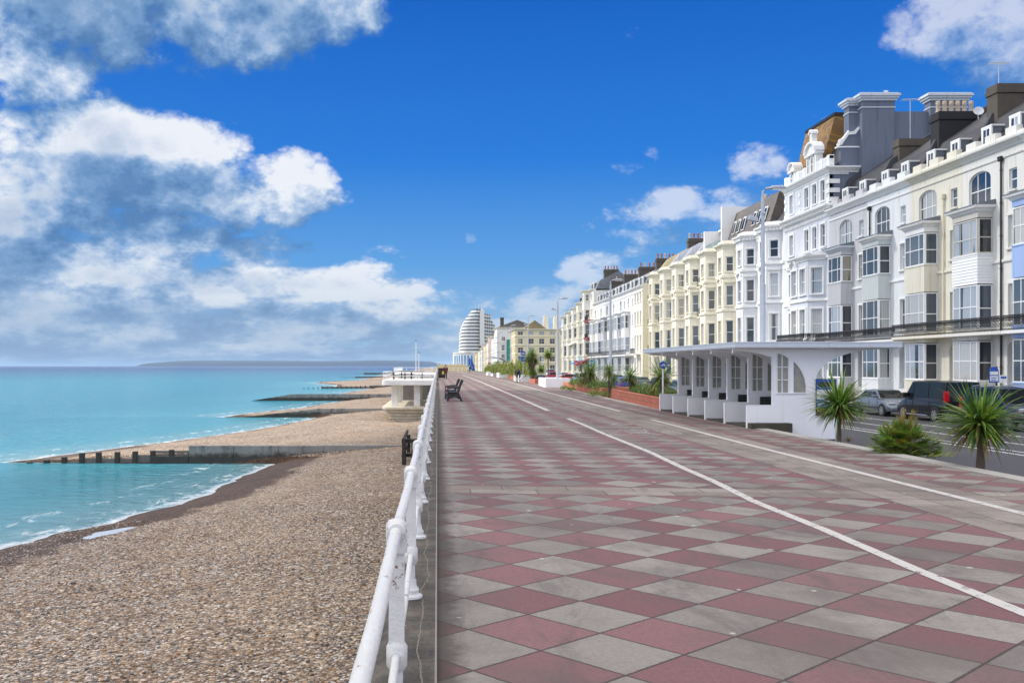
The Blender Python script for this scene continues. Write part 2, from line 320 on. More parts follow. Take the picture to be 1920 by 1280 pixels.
pk = t.noise(P, .45, 5, .7); pc = t.mix(t.m('MULTIPLY', t.ramp01(pk, .48, .66), .55), pc, t.mix(1, pc, (.70,.58,.50), 'MULTIPLY'))
lg = t.noise(P, .22, 6, .7); pc = t.mix(t.m('MULTIPLY', t.ramp01(lg, .42, .62), .25), pc, (.66,.50,.33), 'MIX')
lg2 = t.noise(t.map(P, (1,1,1), (40,9,0)), .35, 5, .7); pc = t.mix(t.m('MULTIPLY', t.ramp01(lg2, .5, .7), .4), pc, t.mix(1, pc, (.62,.50,.42), 'MULTIPLY'))
gap = t.m('SUBTRACT', 1, t.m('MULTIPLY', t.ramp01(t.mix(pick, v1.outputs[0], v2.outputs[0]), .30, .75), .75))
gap = t.m('ADD', .12, t.m('MULTIPLY', gap, .95)); pc = t.mix(1, pc, t.vec(gap, gap, gap), 'MULTIPLY')
wn_ = t.m('ADD', wet, t.m('MULTIPLY', t.m('SUBTRACT', t.noise(P, 1.1, 7, .72), .5), 1.1)); wf = t.ramp01(wn_, .38, .6)
pc = t.mix(wf, pc, t.mix(1, pc, (.24,.155,.10), 'MULTIPLY'))
t.put(b.inputs['Base Color'], pc); t.put(b.inputs['Roughness'], t.m('SUBTRACT', .88, t.m('MULTIPLY', wf, .25)))
hh = t.m('SUBTRACT', 1, t.mix(pick, v1.outputs[0], v2.outputs[0])); t.put(b.inputs['Normal'], t.bump(t.m('ADD', hh, t.m('MULTIPLY', t.noise(P, 2.2, 4), 2.0)), .9, .035))

# sea
m, t, b = newmat('sea')
P = t.n('ShaderNodeNewGeometry').outputs['Position']; x, y, z = t.xyz(P)[:3]
sh = t.n('ShaderNodeAttribute', attribute_name='shore').outputs['Fac']      # metres from the water's edge
ds = t.m('SUBTRACT', 1, t.m('POWER', 2.71828, t.m('MULTIPLY', sh, -.035)))
pat = t.noise(t.map(P, (.0035, .0011, 1)), 1.0, 5, .6, .8)
near = t.cramp(ds, [(0, (.22,.40,.42)), (.2, (.055,.33,.40)), (.6, (.010,.235,.33)), (1, (.014,.27,.36))])
dist = t.m('DIVIDE', t.m('POWER', t.m('ADD', t.m('MULTIPLY', x, x), t.m('MULTIPLY', y, y)), .5), 1000)
near = t.mix(t.m('MULTIPLY', t.ramp01(pat, .42, .62), .45), near, (.012,.22,.36))  # bluer patches put cloud shadows into the water colour
farc = t.cramp(t.m('DIVIDE', t.m('ADD', dist, t.m('MULTIPLY', t.m('SUBTRACT', pat, .5), .6)), 4), [(0, (0,0,0)), (.07, (0,0,0)), (.18, (.45,.45,.45)), (.38, (1,1,1))])
c = t.mix(farc, near, (.001,.030,.14))
fn = t.noise(t.map(P, (1.0, .45, 1)), 1.5, 8, .72, .6)
fo = t.m('MULTIPLY', t.ramp01(sh, 3.4, .0), t.ramp01(t.m('SUBTRACT', fn, t.m('MULTIPLY', sh, .050)), .44, .62))
fo = t.m('MAXIMUM', fo, t.m('MULTIPLY', t.ramp01(sh, .5, .05), .8))
fo = t.m('MAXIMUM', fo, t.m('MULTIPLY', t.m('MULTIPLY', t.ramp01(sh, 2.6, 3.1), t.ramp01(sh, 3.9, 3.2)), t.m('MULTIPLY', t.ramp01(fn, .50, .62), .6)))
c = t.mix(fo, c, (.78,.82,.86))
t.put(b.inputs['Base Color'], c); t.put(b.inputs['Roughness'], t.m('ADD', .13, t.m('MULTIPLY', fo, .5))); b.inputs['Specular IOR Level'].default_value = .32; b.inputs['IOR'].default_value = 1.33
w1 = t.noise(t.map(P, (.9, 1.6, 1)), 1.1, 5, .62, .5); w2 = t.noise(t.map(P, (.16, .30, 1), rot=(0, 0, .2)), .8, 4, .6)
t.put(b.inputs['Normal'], t.bump(w2, .6, 1.2, t.bump(w1, 1.0, .55)))

m, t, b = newmat('asphalt'); P = t.n('ShaderNodeNewGeometry').outputs['Position']
n = t.noise(P, .4, 6, .7); s = t.noise(P, 90, 2, .6); f = t.m('ADD', .55, t.m('ADD', t.m('MULTIPLY', n, .5), t.m('MULTIPLY', s, .4)))
t.put(b.inputs['Base Color'], t.mix(1, (.062,.062,.070), t.vec(f, f, f), 'MULTIPLY')); b.inputs['Roughness'].default_value = .8; t.put(b.inputs['Normal'], t.bump(s, .4, .01))
pm('pavement', (.33,.31,.28), .85, .2, 1, .3, 30); pm('land', (.10,.11,.07), .9, .3, .2)
pm('hill_green', (.016,.035,.060), .9, .3, .002); pm('grass_bank', (.24,.20,.10), .9, .35, 1.5, .6, 12)
pm('puddle', (.66,.71,.77), .10, .1, 6)
m, t, b = newmat('brick_wall'); P = t.n('ShaderNodeNewGeometry').outputs['Position']; x, y, z = t.xyz(P)[:3]
br = t.n('ShaderNodeTexBrick'); t.put(br.inputs['Vector'], t.vec(t.m('ADD', y, x), z, 0)); br.inputs['Scale'].default_value = 1; br.inputs['Brick Width'].default_value = .44; br.inputs['Row Height'].default_value = .2; br.inputs['Mortar Size'].default_value = .010
t.put(br.inputs['Color1'], (.44,.13,.075)); t.put(br.inputs['Color2'], (.52,.17,.10)); t.put(br.inputs['Mortar'], (.22,.10,.07)); f = t.m('ADD', .7, t.m('MULTIPLY', t.noise(P, 3, 6, .7), .6))
t.put(b.inputs['Base Color'], t.mix(1, br.outputs[0], t.vec(f, f, f), 'MULTIPLY')); b.inputs['Roughness'].default_value = .85; t.put(b.inputs['Normal'], t.bump(br.outputs[1], -.5, .01))
def leafmat(name, c1, c2):
    m, t, b = newmat(name); P = t.n('ShaderNodeNewGeometry').outputs['Position']
    col = t.mix(t.ramp01(t.noise(P, 9, 3, .7), .35, .65), c1, c2); t.put(b.inputs['Base Color'], col); b.inputs['Roughness'].default_value = .38
    b.inputs['Transmission Weight'].default_value = 0; b.inputs['Subsurface Weight'].default_value = 0
    tr = t.n('ShaderNodeBsdfTranslucent'); t.put(tr.inputs[0], t.mix(1, col, (1.3,1.5,.8), 'MULTIPLY')); mx = t.n('ShaderNodeMixShader'); mx.inputs[0].default_value = .28
    t.nt.links.new(b.outputs[0], mx.inputs[1]); t.nt.links.new(tr.outputs[0], mx.inputs[2]); o = [q for q in t.nt.nodes if q.type == 'OUTPUT_MATERIAL'][0]; t.nt.links.new(mx.outputs[0], o.inputs[0])
leafmat('leaf', (.10,.21,.035), (.27,.37,.07)); leafmat('leaf_dark', (.04,.10,.028), (.11,.18,.045)); leafmat('leaf_gold', (.20,.17,.03), (.34,.24,.04)); leafmat('leaf_dead', (.25,.16,.07), (.17,.10,.045)); leafmat('leaf_olive', (.15,.17,.035), (.26,.25,.05)); leafmat('flower_head', (.40,.27,.08), (.28,.20,.09))

# ------------------------------------------------------------------ mesh helpers
class G:
    def __init__(s): s.v = []; s.f = []; s.m = []
    def face(s, pts, m=0):
        i = len(s.v); s.v += [tuple(p) for p in pts]; s.f.append(tuple(range(i, i+len(pts)))); s.m.append(m)
    def box(s, x0, y0, z0, x1, y1, z1, m=0):
        i = len(s.v); s.v += [(x, y, z) for z in (z0, z1) for (x, y) in ((x0,y0),(x1,y0),(x1,y1),(x0,y1))]
        for q in ((3,2,1,0),(4,5,6,7),(0,1,5,4),(1,2,6,5),(2,3,7,6),(3,0,4,7)): s.f.append(tuple(i+k for k in q)); s.m.append(m)
    def prism(s, poly, axis, a0, a1, m=0, caps=True):
        """poly: list of 2D points; axis 'x': (y,z), 'y': (x,z), 'z': (x,y)"""
        def P(p, a): return {'x': (a, p[0], p[1]), 'y': (p[0], a, p[1]), 'z': (p[0], p[1], a)}[axis]
        i = len(s.v); n = len(poly); s.v += [P(p, a0) for p in poly]+[P(p, a1) for p in poly]
        for k in range(n): s.f.append((i+k, i+(k+1)%n, i+n+(k+1)%n, i+n+k)); s.m.append(m)
        if caps: s.f.append(tuple(i+k for k in range(n-1,-1,-1))); s.f.append(tuple(i+n+k for k in range(n))); s.m += [m, m]
    def tube(s, pts, r, n=8, m=0, cap=True):
        pts = [Vector(p) for p in pts]; rs = r if isinstance(r, (list, tuple)) else [r]*len(pts); rings = []
        for k, p in enumerate(pts):
            d = (pts[min(k+1, len(pts)-1)]-pts[max(k-1, 0)]).normalized(); u = d.orthogonal().normalized() if abs(d.z) > .95 else d.cross(Vector((0,0,1))).normalized(); w_ = d.cross(u)
            i = len(s.v); s.v += [tuple(p+(u*math.cos(2*math.pi*j/n)+w_*math.sin(2*math.pi*j/n))*rs[k]) for j in range(n)]; rings.append(i)
        for a, b in zip(rings, rings[1:]):
            for j in range(n): s.f.append((a+j, a+(j+1)%n, b+(j+1)%n, b+j)); s.m.append(m)
        if cap: s.f.append(tuple(rings[0]+j for j in range(n-1,-1,-1))); s.f.append(tuple(rings[-1]+j for j in range(n))); s.m += [m, m]
    def lathe(s, prof, cx=0, cy=0, n=16, m=0):
        rings = []
        for (r, z) in prof: i = len(s.v); s.v += [(cx+r*math.cos(2*math.pi*j/n), cy+r*math.sin(2*math.pi*j/n), z) for j in range(n)]; rings.append(i)
        for a, b in zip(rings, rings[1:]):
            for j in range(n): s.f.append((a+j, a+(j+1)%n, b+(j+1)%n, b+j)); s.m.append(m)
        s.f.append(tuple(rings[0]+j for j in range(n-1,-1,-1))); s.f.append(tuple(rings[-1]+j for j in range(n))); s.m += [m, m]
    def mesh(s, name, mats, smooth=False):
        me = bpy.data.meshes.new(name); me.from_pydata(s.v, [], s.f)
        for q in ([mats] if isinstance(mats, str) else mats): me.materials.append(MATS[q])
        if me.polygons: me.polygons.foreach_set('material_index', s.m)
        if smooth:
            me.polygons.foreach_set('use_smooth', [True]*len(me.polygons))
            if smooth != 2: me.set_sharp_from_angle(angle=R(40))
        me.update(); return me
    def build(s, name, mats, parent=None, loc=(0,0,0), rz=0, smooth=False, bevel=0):
        me = s.mesh(name, mats, smooth); o = bpy.data.objects.new(name, me); C.objects.link(o)
        o.parent = parent; o.location = loc; o.rotation_euler = (0, 0, rz)
        if bevel: q = o.modifiers.new('bevel', 'BEVEL'); q.width = bevel; q.segments = 2; q.limit_method = 'ANGLE'
        return o
def inst(name, me, parent=None, loc=(0,0,0), rz=0):
    o = bpy.data.objects.new(name, me); C.objects.link(o); o.parent = parent; o.location = loc; o.rotation_euler = (0, 0, rz); return o
def tag(o, label=None, cat=None, group=None, kind=None):
    if label: o['label'] = label
    if cat: o['category'] = cat
    if group: o['group'] = group
    if kind: o['kind'] = kind
    return o
def thing(name, label, cat, loc=(0,0,0), rz=0, group=None):
    o = bpy.data.objects.new(name, None); C.objects.link(o); o.location = loc; o.rotation_euler = (0, 0, rz); o.empty_display_size = .3
    return tag(o, label, cat, group)
KIDS = {}
def copy_tree(o, label=None, loc=None, rz=None, scale=None, parent=None, swap=None):
    c = o.copy(); C.objects.link(c); c.parent = parent
    if parent is None:
        if label: c['label'] = label
        if loc is not None: c.location = loc
        if rz is not None: c.rotation_euler = (0, 0, rz)
        if scale is not None: c.scale = scale if isinstance(scale, tuple) else (scale,)*3
    for ch in [q for q in C.objects if q.parent == o]: copy_tree(ch, parent=c)
    return c

# ------------------------------------------------------------------ the setting
def struct(o, label, cat): return tag(o, label, cat, kind='structure')
SEA = -3.5
SH = [(-30,-17),(15,-14.5),(27.4,-12.5),(31.4,-10.8),(38.5,-9.3),(45.4,-9.1),(51.2,-8.6),(51.8,-23.2),(57.4,-21.4),(64.6,-18.7),(74.9,-15.4),(90.9,-12.6),(97.2,-12),(97.8,-21.8),(103,-21),(115,-17.5),(137.6,-14.2),(143.7,-13.2),(144.3,-20.5),(183,-17.7),(222.7,-15),(223.3,-24),(260,-27),(300,-38.5),(314,-38),(316,-28),(598,-31),(602,-46),(900,-30),(3000,-30)]
SHY = [a for a, _ in SH]; SHX = [b for _, b in SH]
def shore(y): return float(np.interp(y, SHY, SHX)) + (.55*mnoise.noise(Vector((y*.35, 3, 0)))+.25*mnoise.noise(Vector((y*1.4, 9, 0))) if y < 330 else 0)
def beach_z(x, y):
    s = shore(y); wall = -.34; tt = (x-s)/(wall-s)
    if tt < 0: return SEA + (x-s)*.13 - .004
    z = SEA + 1.02*tt**.72
    z += .05*math.sin((x-s)*1.5+2*mnoise.noise(Vector((y*.12, 2, 0))))*min(1, tt*5)*(1-tt) + .09*mnoise.noise(Vector((x*.30, y*.22, 1)))*min(1, tt*6) + .065*mnoise.noise(Vector((x*1.1, y*.8, 5)))*min(1, tt*6)
    z += .42*math.exp(-((x+8.0)/2.6)**2-((y-84)/7)**2) + .30*math.exp(-((x+10)/3.5)**2-((y-122)/12)**2) + .12*math.exp(-((x+4.2)/2.2)**2-((y-47)/2.5)**2) - .55*math.exp(-((x+2.2)/2.6)**2-((y-80.5)/4)**2)
    z -= .27*math.exp(-((x-s-1.75)/.75)**2)*math.exp(-((y-29.5)/2.6)**2)
    return z
ys = [-6.0]
while ys[-1] < 2600: ys.append(ys[-1] + max(.22, ys[-1]*.0085 if ys[-1] > 0 else .22))
for gy in (51.5, 97.5, 144, 223, 315, 600): ys += [gy-.28, gy+.28]
ys = sorted(ys); us = [(-.6 if k == 0 else -.6*(1-k/14)) for k in range(14)]+[k/60 for k in range(61)]
V = []; wet = []
for y in ys:
    s = shore(y)
    for u in us:
        x = s+(-.34-s)*u; V.append((x, y, beach_z(x, y))); wet.append(max(0, min(1, 1-(x-s-1.0)/3.2)) if y < 60 else max(0, min(1, 1-(x-s-.5)/1.8)))
n = len(us); Fc = [(i*n+j, i*n+j+1, (i+1)*n+j+1, (i+1)*n+j) for i in range(len(ys)-1) for j in range(n-1)]
me = bpy.data.meshes.new('beach'); me.from_pydata(V, [], Fc); me.materials.append(MATS['shingle']); at = me.attributes.new('wet', 'FLOAT', 'POINT'); at.data.foreach_set('value', wet)
me.polygons.foreach_set('use_smooth', [True]*len(me.polygons)); o = inst('beach', me); struct(o, 'brown and grey shingle beach sloping from the promenade wall down to the sea', 'beach')
g = G(); pts = []
for k in range(40):
    y = 27.2+k*.115; s = shore(y)+1.55+.18*mnoise.noise(Vector((k*.3,0,0))); h_ = .75*math.sin(math.pi*k/39)**.5; pts.append((s-h_, s+h_, y))
for a_, b2 in zip(pts, pts[1:]): g.face([(a_[0], a_[2], SEA+.07), (a_[1], a_[2], SEA+.07), (b2[1], b2[2], SEA+.07), (b2[0], b2[2], SEA+.07)])
struct(g.build('water', 'puddle'), 'pale pool of sea water left in the wet shingle near the water edge', 'puddle')
# sea: a sheet that passes under the beach and reaches the horizon
ys2 = [-30.0]
while ys2[-1] < 42000: ys2.append(ys2[-1]+max(.6, abs(ys2[-1])*.03))
offs = [6, 3, 1.5, .8, .3, 0, -.3, -.7, -1.2, -1.8, -2.5, -3.3, -4.3, -6, -9, -14, -22, -35, -60, -100, -200, -500, -1500, -5000, -15000, -45000]
V = []; shr = []
for gy in (51.5, 97.5, 144, 223, 315): ys2 += [gy-.3, gy+.3]
ys2 = sorted(ys2)
for y in ys2:
    s = shore(y) if y < 2600 else -30
    for q in offs: V.append((s+q, y, SEA)); shr.append(max(0., -q))
n = len(offs); Fc = [(i*n+j, (i+1)*n+j, (i+1)*n+j+1, i*n+j+1) for i in range(len(ys2)-1) for j in range(n-1)]
me = bpy.data.meshes.new('water'); me.from_pydata(V, [], Fc); me.materials.append(MATS['sea']); at = me.attributes.new('shore', 'FLOAT', 'POINT'); at.data.foreach_set('value', shr)
struct(inst('water', me), 'turquoise sea with small ripples darkening to blue at the horizon', 'sea')
# promenade, ledge, kerb, road, land
KX = 8.95
g = G(); g.face([(0, -8, 0), (8.62, -8, 0), (8.62, 45, 0), (0, 45, 0)]); g.face([(0, 45, 0), (8.62, 45, 0), (9.95, 90, 0), (9.95, 285, 0), (0, 285, 0)]); struct(g.build('promenade', 'paving'), 'wide promenade paved in pink and grey diamond slabs', 'promenade')
g = G(); g.prism([(-.36,-4.2),(0.0,-4.2),(0,.035),(-.30,.035),(-.36,.0)], 'y', -8, 285); o = g.build('seawall', ['ledge'], bevel=.012); struct(o, 'weathered concrete ledge of the sea wall under the railing', 'sea wall')
g = G(); g.prism([(8.62,-1.2),(KX,-1.2),(KX,.012),(8.62,.012)], 'y', -8, 45)
pl = [(8.62,45),(9.95,90),(9.95,285),(10.28,285),(10.28,90),(KX,45)]; g.prism(pl, 'z', -1.2, .012); struct(g.build('kerb', 'kerb_stone'), 'pale stone kerb along the landward edge of the promenade', 'kerb')
g = G(); g.face([(8, -60, -1), (28, -60, -1), (28, 330, -1), (8, 330, -1)]); struct(g.build('road', 'asphalt'), 'grey asphalt seafront road below the promenade', 'road')
g = G(); g.box(27.6, -60, -1.3, 33, 240, -.87); struct(g.build('pavement', 'pavement'), 'pale pavement in front of the seafront houses', 'pavement')
g = G(); g.face([(.5, -300, -1.02), (3000, -300, -1.02), (3000, 3500, -1.02), (.5, 3500, -1.02)]); g.face([(-1, 285, -1.02), (-1, 3500, -1.02), (-1, 3500, -5), (-1, 285, -5)]); struct(g.build('ground', 'land'), 'flat land behind the seafront', 'ground')
# painted lines on the promenade
def ribbon(g, pts, wd, z=.004, m=0):
    for (a, b_) in zip(pts, pts[1:]):
        d = Vector((b_[0]-a[0], b_[1]-a[1], 0)).normalized(); nrm = Vector((-d.y, d.x, 0))*wd/2
        g.face([(a[0]-nrm.x, a[1]-nrm.y, z), (b_[0]-nrm.x, b_[1]-nrm.y, z), (b_[0]+nrm.x, b_[1]+nrm.y, z), (a[0]+nrm.x, a[1]+nrm.y, z)], m)
g = G(); ribbon(g, [(4.12,2),(4.08,5),(4.0,8),(4.02,10),(3.98,12),(4.08,14.2),(4.10,16),(4.20,19),(4.18,24),(4.24,28),(4.22,31)], .125); ribbon(g, [(4.22,36.5),(4.4,60),(4.7,110),(4.7,180)], .17); struct(g.build('painted_line', 'line_paint'), 'worn white line dividing the walkway from the cycle lane', 'painted line')
g = G(); ribbon(g, [(6.75,6),(6.75,12),(6.72,20),(6.8,30.5)], .14); ribbon(g, [(6.85,36),(7.1,60),(7.7,110),(7.7,180)], .15); struct(g.build('painted_line', 'line_paint'), 'worn white line along the right side of the cycle lane', 'painted line')
def bike(cx, cy, label):
    g = G(); k = 1.9
    for c0 in (-.62, .62):
        for q in range(20): a0, a1 = 2*math.pi*q/20, 2*math.pi*(q+1)/20; ribbon(g, [(cx+c0+.42*math.cos(a0), cy+.42*k*math.sin(a0)), (cx+c0+.42*math.cos(a1), cy+.42*k*math.sin(a1))], .085, .005)
    for p, q in (((-.62,0),(-.25,.55)),((-.25,.55),(.42,.6)),((.42,.6),(0,0)),((0,0),(-.25,.55)),((-.62,0),(0,0)),((.62,0),(.40,.75)),((.40,.75),(.62,.78)),((-.25,.55),(-.3,.72)),((-.42,.72),(-.15,.72))): ribbon(g, [(cx+p[0], cy+p[1]*k), (cx+q[0], cy+q[1]*k)], .07, .005)
    struct(g.build('painted_symbol', 'worn_symbol'), label, 'painted symbol')
bike(5.15, 24.5, 'worn white bicycle symbol painted in the cycle lane beside the shelter'); bike(5.9, 39.5, 'faded white bicycle symbol farther along the cycle lane')
g = G(); ribbon(g, [(4.6,29.2),(5.6,29.0)], .12, .005); ribbon(g, [(5.0,27.6),(5.4,28.8),(5.7,27.9)], .10, .005); struct(g.build('painted_symbol', 'worn_symbol'), 'worn white arrow painted beyond the nearest bicycle symbol', 'painted symbol')
# road markings
g = G()
for xx in (17.7, 20.1, 22.3): ribbon(g, [(xx, -20), (xx, 130)], .12, -.994)
for k in range(12): ribbon(g, [(20.1, 18+k*6.2), (22.3, 18+k*6.2)], .10, -.992)
ribbon(g, [(18.3, -20), (18.3, 130)], .10, -.994); struct(g.build('road_marking', 'road_paint'), 'thin white parking and lane lines on the road', 'road marking')
# hills across the bay
g = G(); rng = random.Random(3); prev = None
XH = [(-4100,0),(-4050,55),(-3900,82),(-3500,88),(-2900,84),(-2300,82),(-1700,78),(-1300,82),(-900,92),(-600,84),(-300,82),(-100,70),(60,30),(200,0)]
pts = [(x_, float(np.interp(x_, [a for a, _ in XH], [b for _, b in XH]))) for x_ in range(-4100, 201, 50)]
DH = 13000; k = DH/8000*.9
for (x0, h0), (x1, h1) in zip(pts, pts[1:]):
    j0 = 5*mnoise.noise(Vector((x0*.004, 1, 0))); j1 = 5*mnoise.noise(Vector((x1*.004, 1, 0)))
    a0, a1 = x0*DH/13000, x1*DH/13000
    h0_, h1_ = max(0, h0+j0), max(0, h1+j1)
    g.face([(a0, DH, SEA-2), (a1, DH, SEA-2), (a1, DH+200, h1_*.55), (a0, DH+200, h0_*.55)]); g.face([(a0, DH+200, h0_*.55), (a1, DH+200, h1_*.55), (a1, DH+1500, h1_*.98), (a0, DH+1500, h0_*.98)]); g.face([(a0, DH+1500, h0_*.98), (a1, DH+1500, h1_*.98), (a1, DH+4000, -5), (a0, DH+4000, -5)])
struct(g.build('hills', 'hill_green', smooth=2), 'low blue headland across the bay on the horizon', 'hills')
# ------------------------------------------------------------------ houses
FX = 31.0
WCACHE = {}
def win_mesh(w_, h_, style, fm, pmn):
    key = (round(w_,2), round(h_,2), style, fm, pmn)
    if key in WCACHE: return WCACHE[key]
    g = G(); t = .065
    muls, rails, arch = dict(sash=((), (.5,), 0), sash2=((.5,), (.5,), 0), bay3=((.28,.74), (.5,), 0), arch3=((.33,.68), (.42,), .5), arch1=((), (.5,), .35), side=((), (.46,), 0), old=((.3,.72), (.45,), 0), door=((.5,), (.32,.8), 0), plain=((), (), 0),
                             four=((.25,.5,.75), (.5,), 0), tri=((.5,), (), 0), dorm=((.5,), (), 0), grid=((.5,), (.33,.66), 0))[style]
    g.box(0,0,0,t,.07,h_); g.box(w_-t,0,0,w_,.07,h_); g.box(t,0,0,w_-t,.07,t)
    if not arch: g.box(t,0,h_-t,w_-t,.07,h_)
    else:
        rz = arch
        for k in range(10):
            a0, a1 = math.pi*k/10, math.pi*(k+1)/10; r0, r1 = w_/2-.002, w_/2-t
            c = [(w_/2-math.cos(a)*r, h_-rz+math.sin(a)*(rz-(w_/2-r))) for a, r in ((a0,r0),(a1,r0),(a1,r1),(a0,r1))]
            g.prism(c, 'y', .001, .069)
    for q in muls: g.box(q*w_-.025, .006, t, q*w_+.025, .064, h_-t*(1 if not arch else .6))
    for q in rails: g.box(t, .010, q*h_-.028, w_-t, .060, q*h_+.028)
    f = g.mesh('window', fm)
    g = G(); g.box(t*.5, .036, t*.5, w_-t*.5, .050, h_-t*.5); p = g.mesh('pane', pmn); WCACHE[key] = (f, p); return f, p
def unit(p0, p1):
    d = Vector((p1[0]-p0[0], p1[1]-p0[1])); L = d.length; return d/L, L, Vector((d.y, -d.x))/L
class House:
    def __init__(s, label, yfar, W, wallm, trimm='white_trim', roofm='slate', group=None, fx=FX, rz=-math.pi/2, x=None, y=None, cat='house', name='terraced_house'):
        s.W = W; s.wm = wallm; s.tm = trimm; s.rm = roofm; s.g = G(); s.t = G(); s.roof = G(); s.nm = 0
        s.root = thing(name, label, cat, (fx, yfar, -1), rz, group); s.wins = []
    def wall(s, p0, p1, z0, z1, ops=(), rev=.13, g=None, m=0):
        g = g or s.g; d, L, n = unit(p0, p1); X = sorted({0, L, *[q for o in ops for q in o[:2]]}); Z = sorted({z0, z1, *[q for o in ops for q in o[2:4]]})
        P = lambda a, z, q=0: (p0[0]+d.x*a-n.x*q, p0[1]+d.y*a-n.y*q, z)
        for a0, a1 in zip(X, X[1:]):
            for b0, b1 in zip(Z, Z[1:]):
                ca, cb = (a0+a1)/2, (b0+b1)/2
                if any(o[0] < ca < o[1] and o[2] < cb < o[3] for o in ops): continue
                g.face([P(a0,b0), P(a1,b0), P(a1,b1), P(a0,b1)], m)
        for o in ops:
            a0, a1, b0, b1 = o[:4]; st = o[4] if len(o) > 4 else 'sash'; pn = o[5] if len(o) > 5 else 'pane'; fm = o[6] if len(o) > 6 else 'upvc'
            g.face([P(a0,b0), P(a0,b1), P(a0,b1,rev), P(a0,b0,rev)], m); g.face([P(a1,b1), P(a1,b0), P(a1,b0,rev), P(a1,b1,rev)], m)
            g.face([P(a0,b0), P(a0,b0,rev), P(a1,b0,rev), P(a1,b0)], m); g.face([P(a0,b1), P(a1,b1), P(a1,b1,rev), P(a0,b1,rev)], m)
            if st.startswith('arch'):
                rz = .5 if st == 'arch3' else .35; N = 10; cv = [(a0+(a1-a0)*(1-math.cos(math.pi*k/N))/2, b1-rz+math.sin(math.pi*k/N)*rz) for k in range(N+1)]
                for k in range(N):
                    c = (a0, b1) if k < N/2 else (a1, b1)
                    g.face([P(*c), P(*cv[k+1]), P(*cv[k])], m); g.face([P(*cv[k]), P(*cv[k+1]), P(*cv[k+1], rev), P(*cv[k], rev)], m)
            if st != 'void': s.wins.append((P(a0,b0,rev-.02), math.atan2(d.y, d.x), a1-a0, b1-b0, st, fm, pn))
            else: g.face([P(a0,b0,rev), P(a1,b0,rev), P(a1,b1,rev), P(a0,b1,rev)], m)
    def surround(s, p0, p1, o, wd=.13, proud=.045, sill=True, hood=False, g=None):
        g = g or s.t; d, L, n = unit(p0, p1); a0, a1, b0, b1 = o[:4]
        def bx(x0, x1, z0, z1, q=proud):
            pl = [(p0[0]+d.x*x0-n.x*.01, p0[1]+d.y*x0-n.y*.01), (p0[0]+d.x*x1-n.x*.01, p0[1]+d.y*x1-n.y*.01), (p0[0]+d.x*x1+n.x*q, p0[1]+d.y*x1+n.y*q), (p0[0]+d.x*x0+n.x*q, p0[1]+d.y*x0+n.y*q)]
            g.prism(pl, 'z', z0, z1)
        arch = len(o) > 4 and str(o[4]).startswith('arch')
        if wd > 0 and not arch: bx(a0-wd, a0-.002, b0, b1); bx(a1+.002, a1+wd, b0, b1); bx(a0-wd-.01, a1+wd+.01, b1+.002, b1+wd, proud+.01)
        if sill: bx(a0-wd*.9-.03, a1+wd*.9+.03, b0-.10, b0-.003, proud+.09)
        if hood: bx(a0-wd-.08, a1+wd+.08, b1+wd+.18, b1+wd+.28, proud+.16); bx(a0-wd-.02, a1+wd+.02, b1+wd+.06, b1+wd+.18, proud+.08)
    def sweep(s, pts, prof, g=None, m=0, ends=True):
        """prof: closed list of (out, z); pts: plan polyline, outward on the right-hand side"""
        g = g or s.t; pts = [Vector(p) for p in pts]; nn = []
        for k in range(len(pts)-1): nn.append(unit(pts[k], pts[k+1])[2])
        offs = []
        for k in range(len(pts)):
            if k == 0: offs.append(nn[0])
            elif k == len(pts)-1: offs.append(nn[-1])
            else: b_ = (nn[k-1]+nn[k]).normalized(); offs.append(b_/max(.35, b_.dot(nn[k])))
        base = len(g.v); n = len(prof)
        for p, o in zip(pts, offs): g.v += [(p.x+o.x*q, p.y+o.y*q, z) for (q, z) in prof]
        for k in range(len(pts)-1):
            for j in range(n): a = base+k*n; g.f.append((a+j, a+(j+1)%n, a+n+(j+1)%n, a+n+j)); g.m.append(m)
        if ends: g.f.append(tuple(base+j for j in range(n))); g.f.append(tuple(base+(len(pts)-1)*n+j for j in range(n-1,-1,-1))); g.m += [m, m]
    def cornice(s, pts, z, o=.35, h=.45, g=None):
        s.sweep(pts, [(-.02,z),(.07,z),(.10,z+h*.28),(o*.55,z+h*.45),(o*.6,z+h*.62),(o,z+h*.7),(o+.02,z+h*.96),(o-.03,z+h),(-.02,z+h+.02)], g)
    def band(s, pts, z, o=.07, h=.16, g=None): s.sweep(pts, [(-.02,z),(o*.6,z),(o,z+h*.3),(o,z+h),(-.02,z+h)], g)
    def chim(s, x, y0, y1, ztop, m='brick_dark', pots=4, wd=.9, potm='pot_red', z0=12):
        g = G(); g.box(x-wd/2, y0, z0, x+wd/2, y1, ztop-.55); g.box(x-wd/2-.07, y0-.07, ztop-.55, x+wd/2+.07, y1+.07, ztop-.3); g.box(x-wd/2-.02, y0-.02, ztop-.3, x+wd/2+.02, y1+.02, ztop)
        c = g.build('chimney', m, s.root, (0,0,1), bevel=.02)
        if pots:
            g = G(); g.lathe([(.15,0),(.17,.08),(.13,.12),(.125,.55),(.16,.6),(.125,.66),(.16,.72),(.12,.78),(.10,.78),(.10,.72)], n=10); me = g.mesh('chimney_pot', potm, smooth=True); me2 = g.mesh('chimney_pot', 'pot_buff', smooth=True)
            for k in range(pots): inst('chimney_pot', me if (k*7+int(s.W*10)) % 3 else me2, c, (x, y0+(y1-y0)*(k+.5)/pots, ztop))
        return c
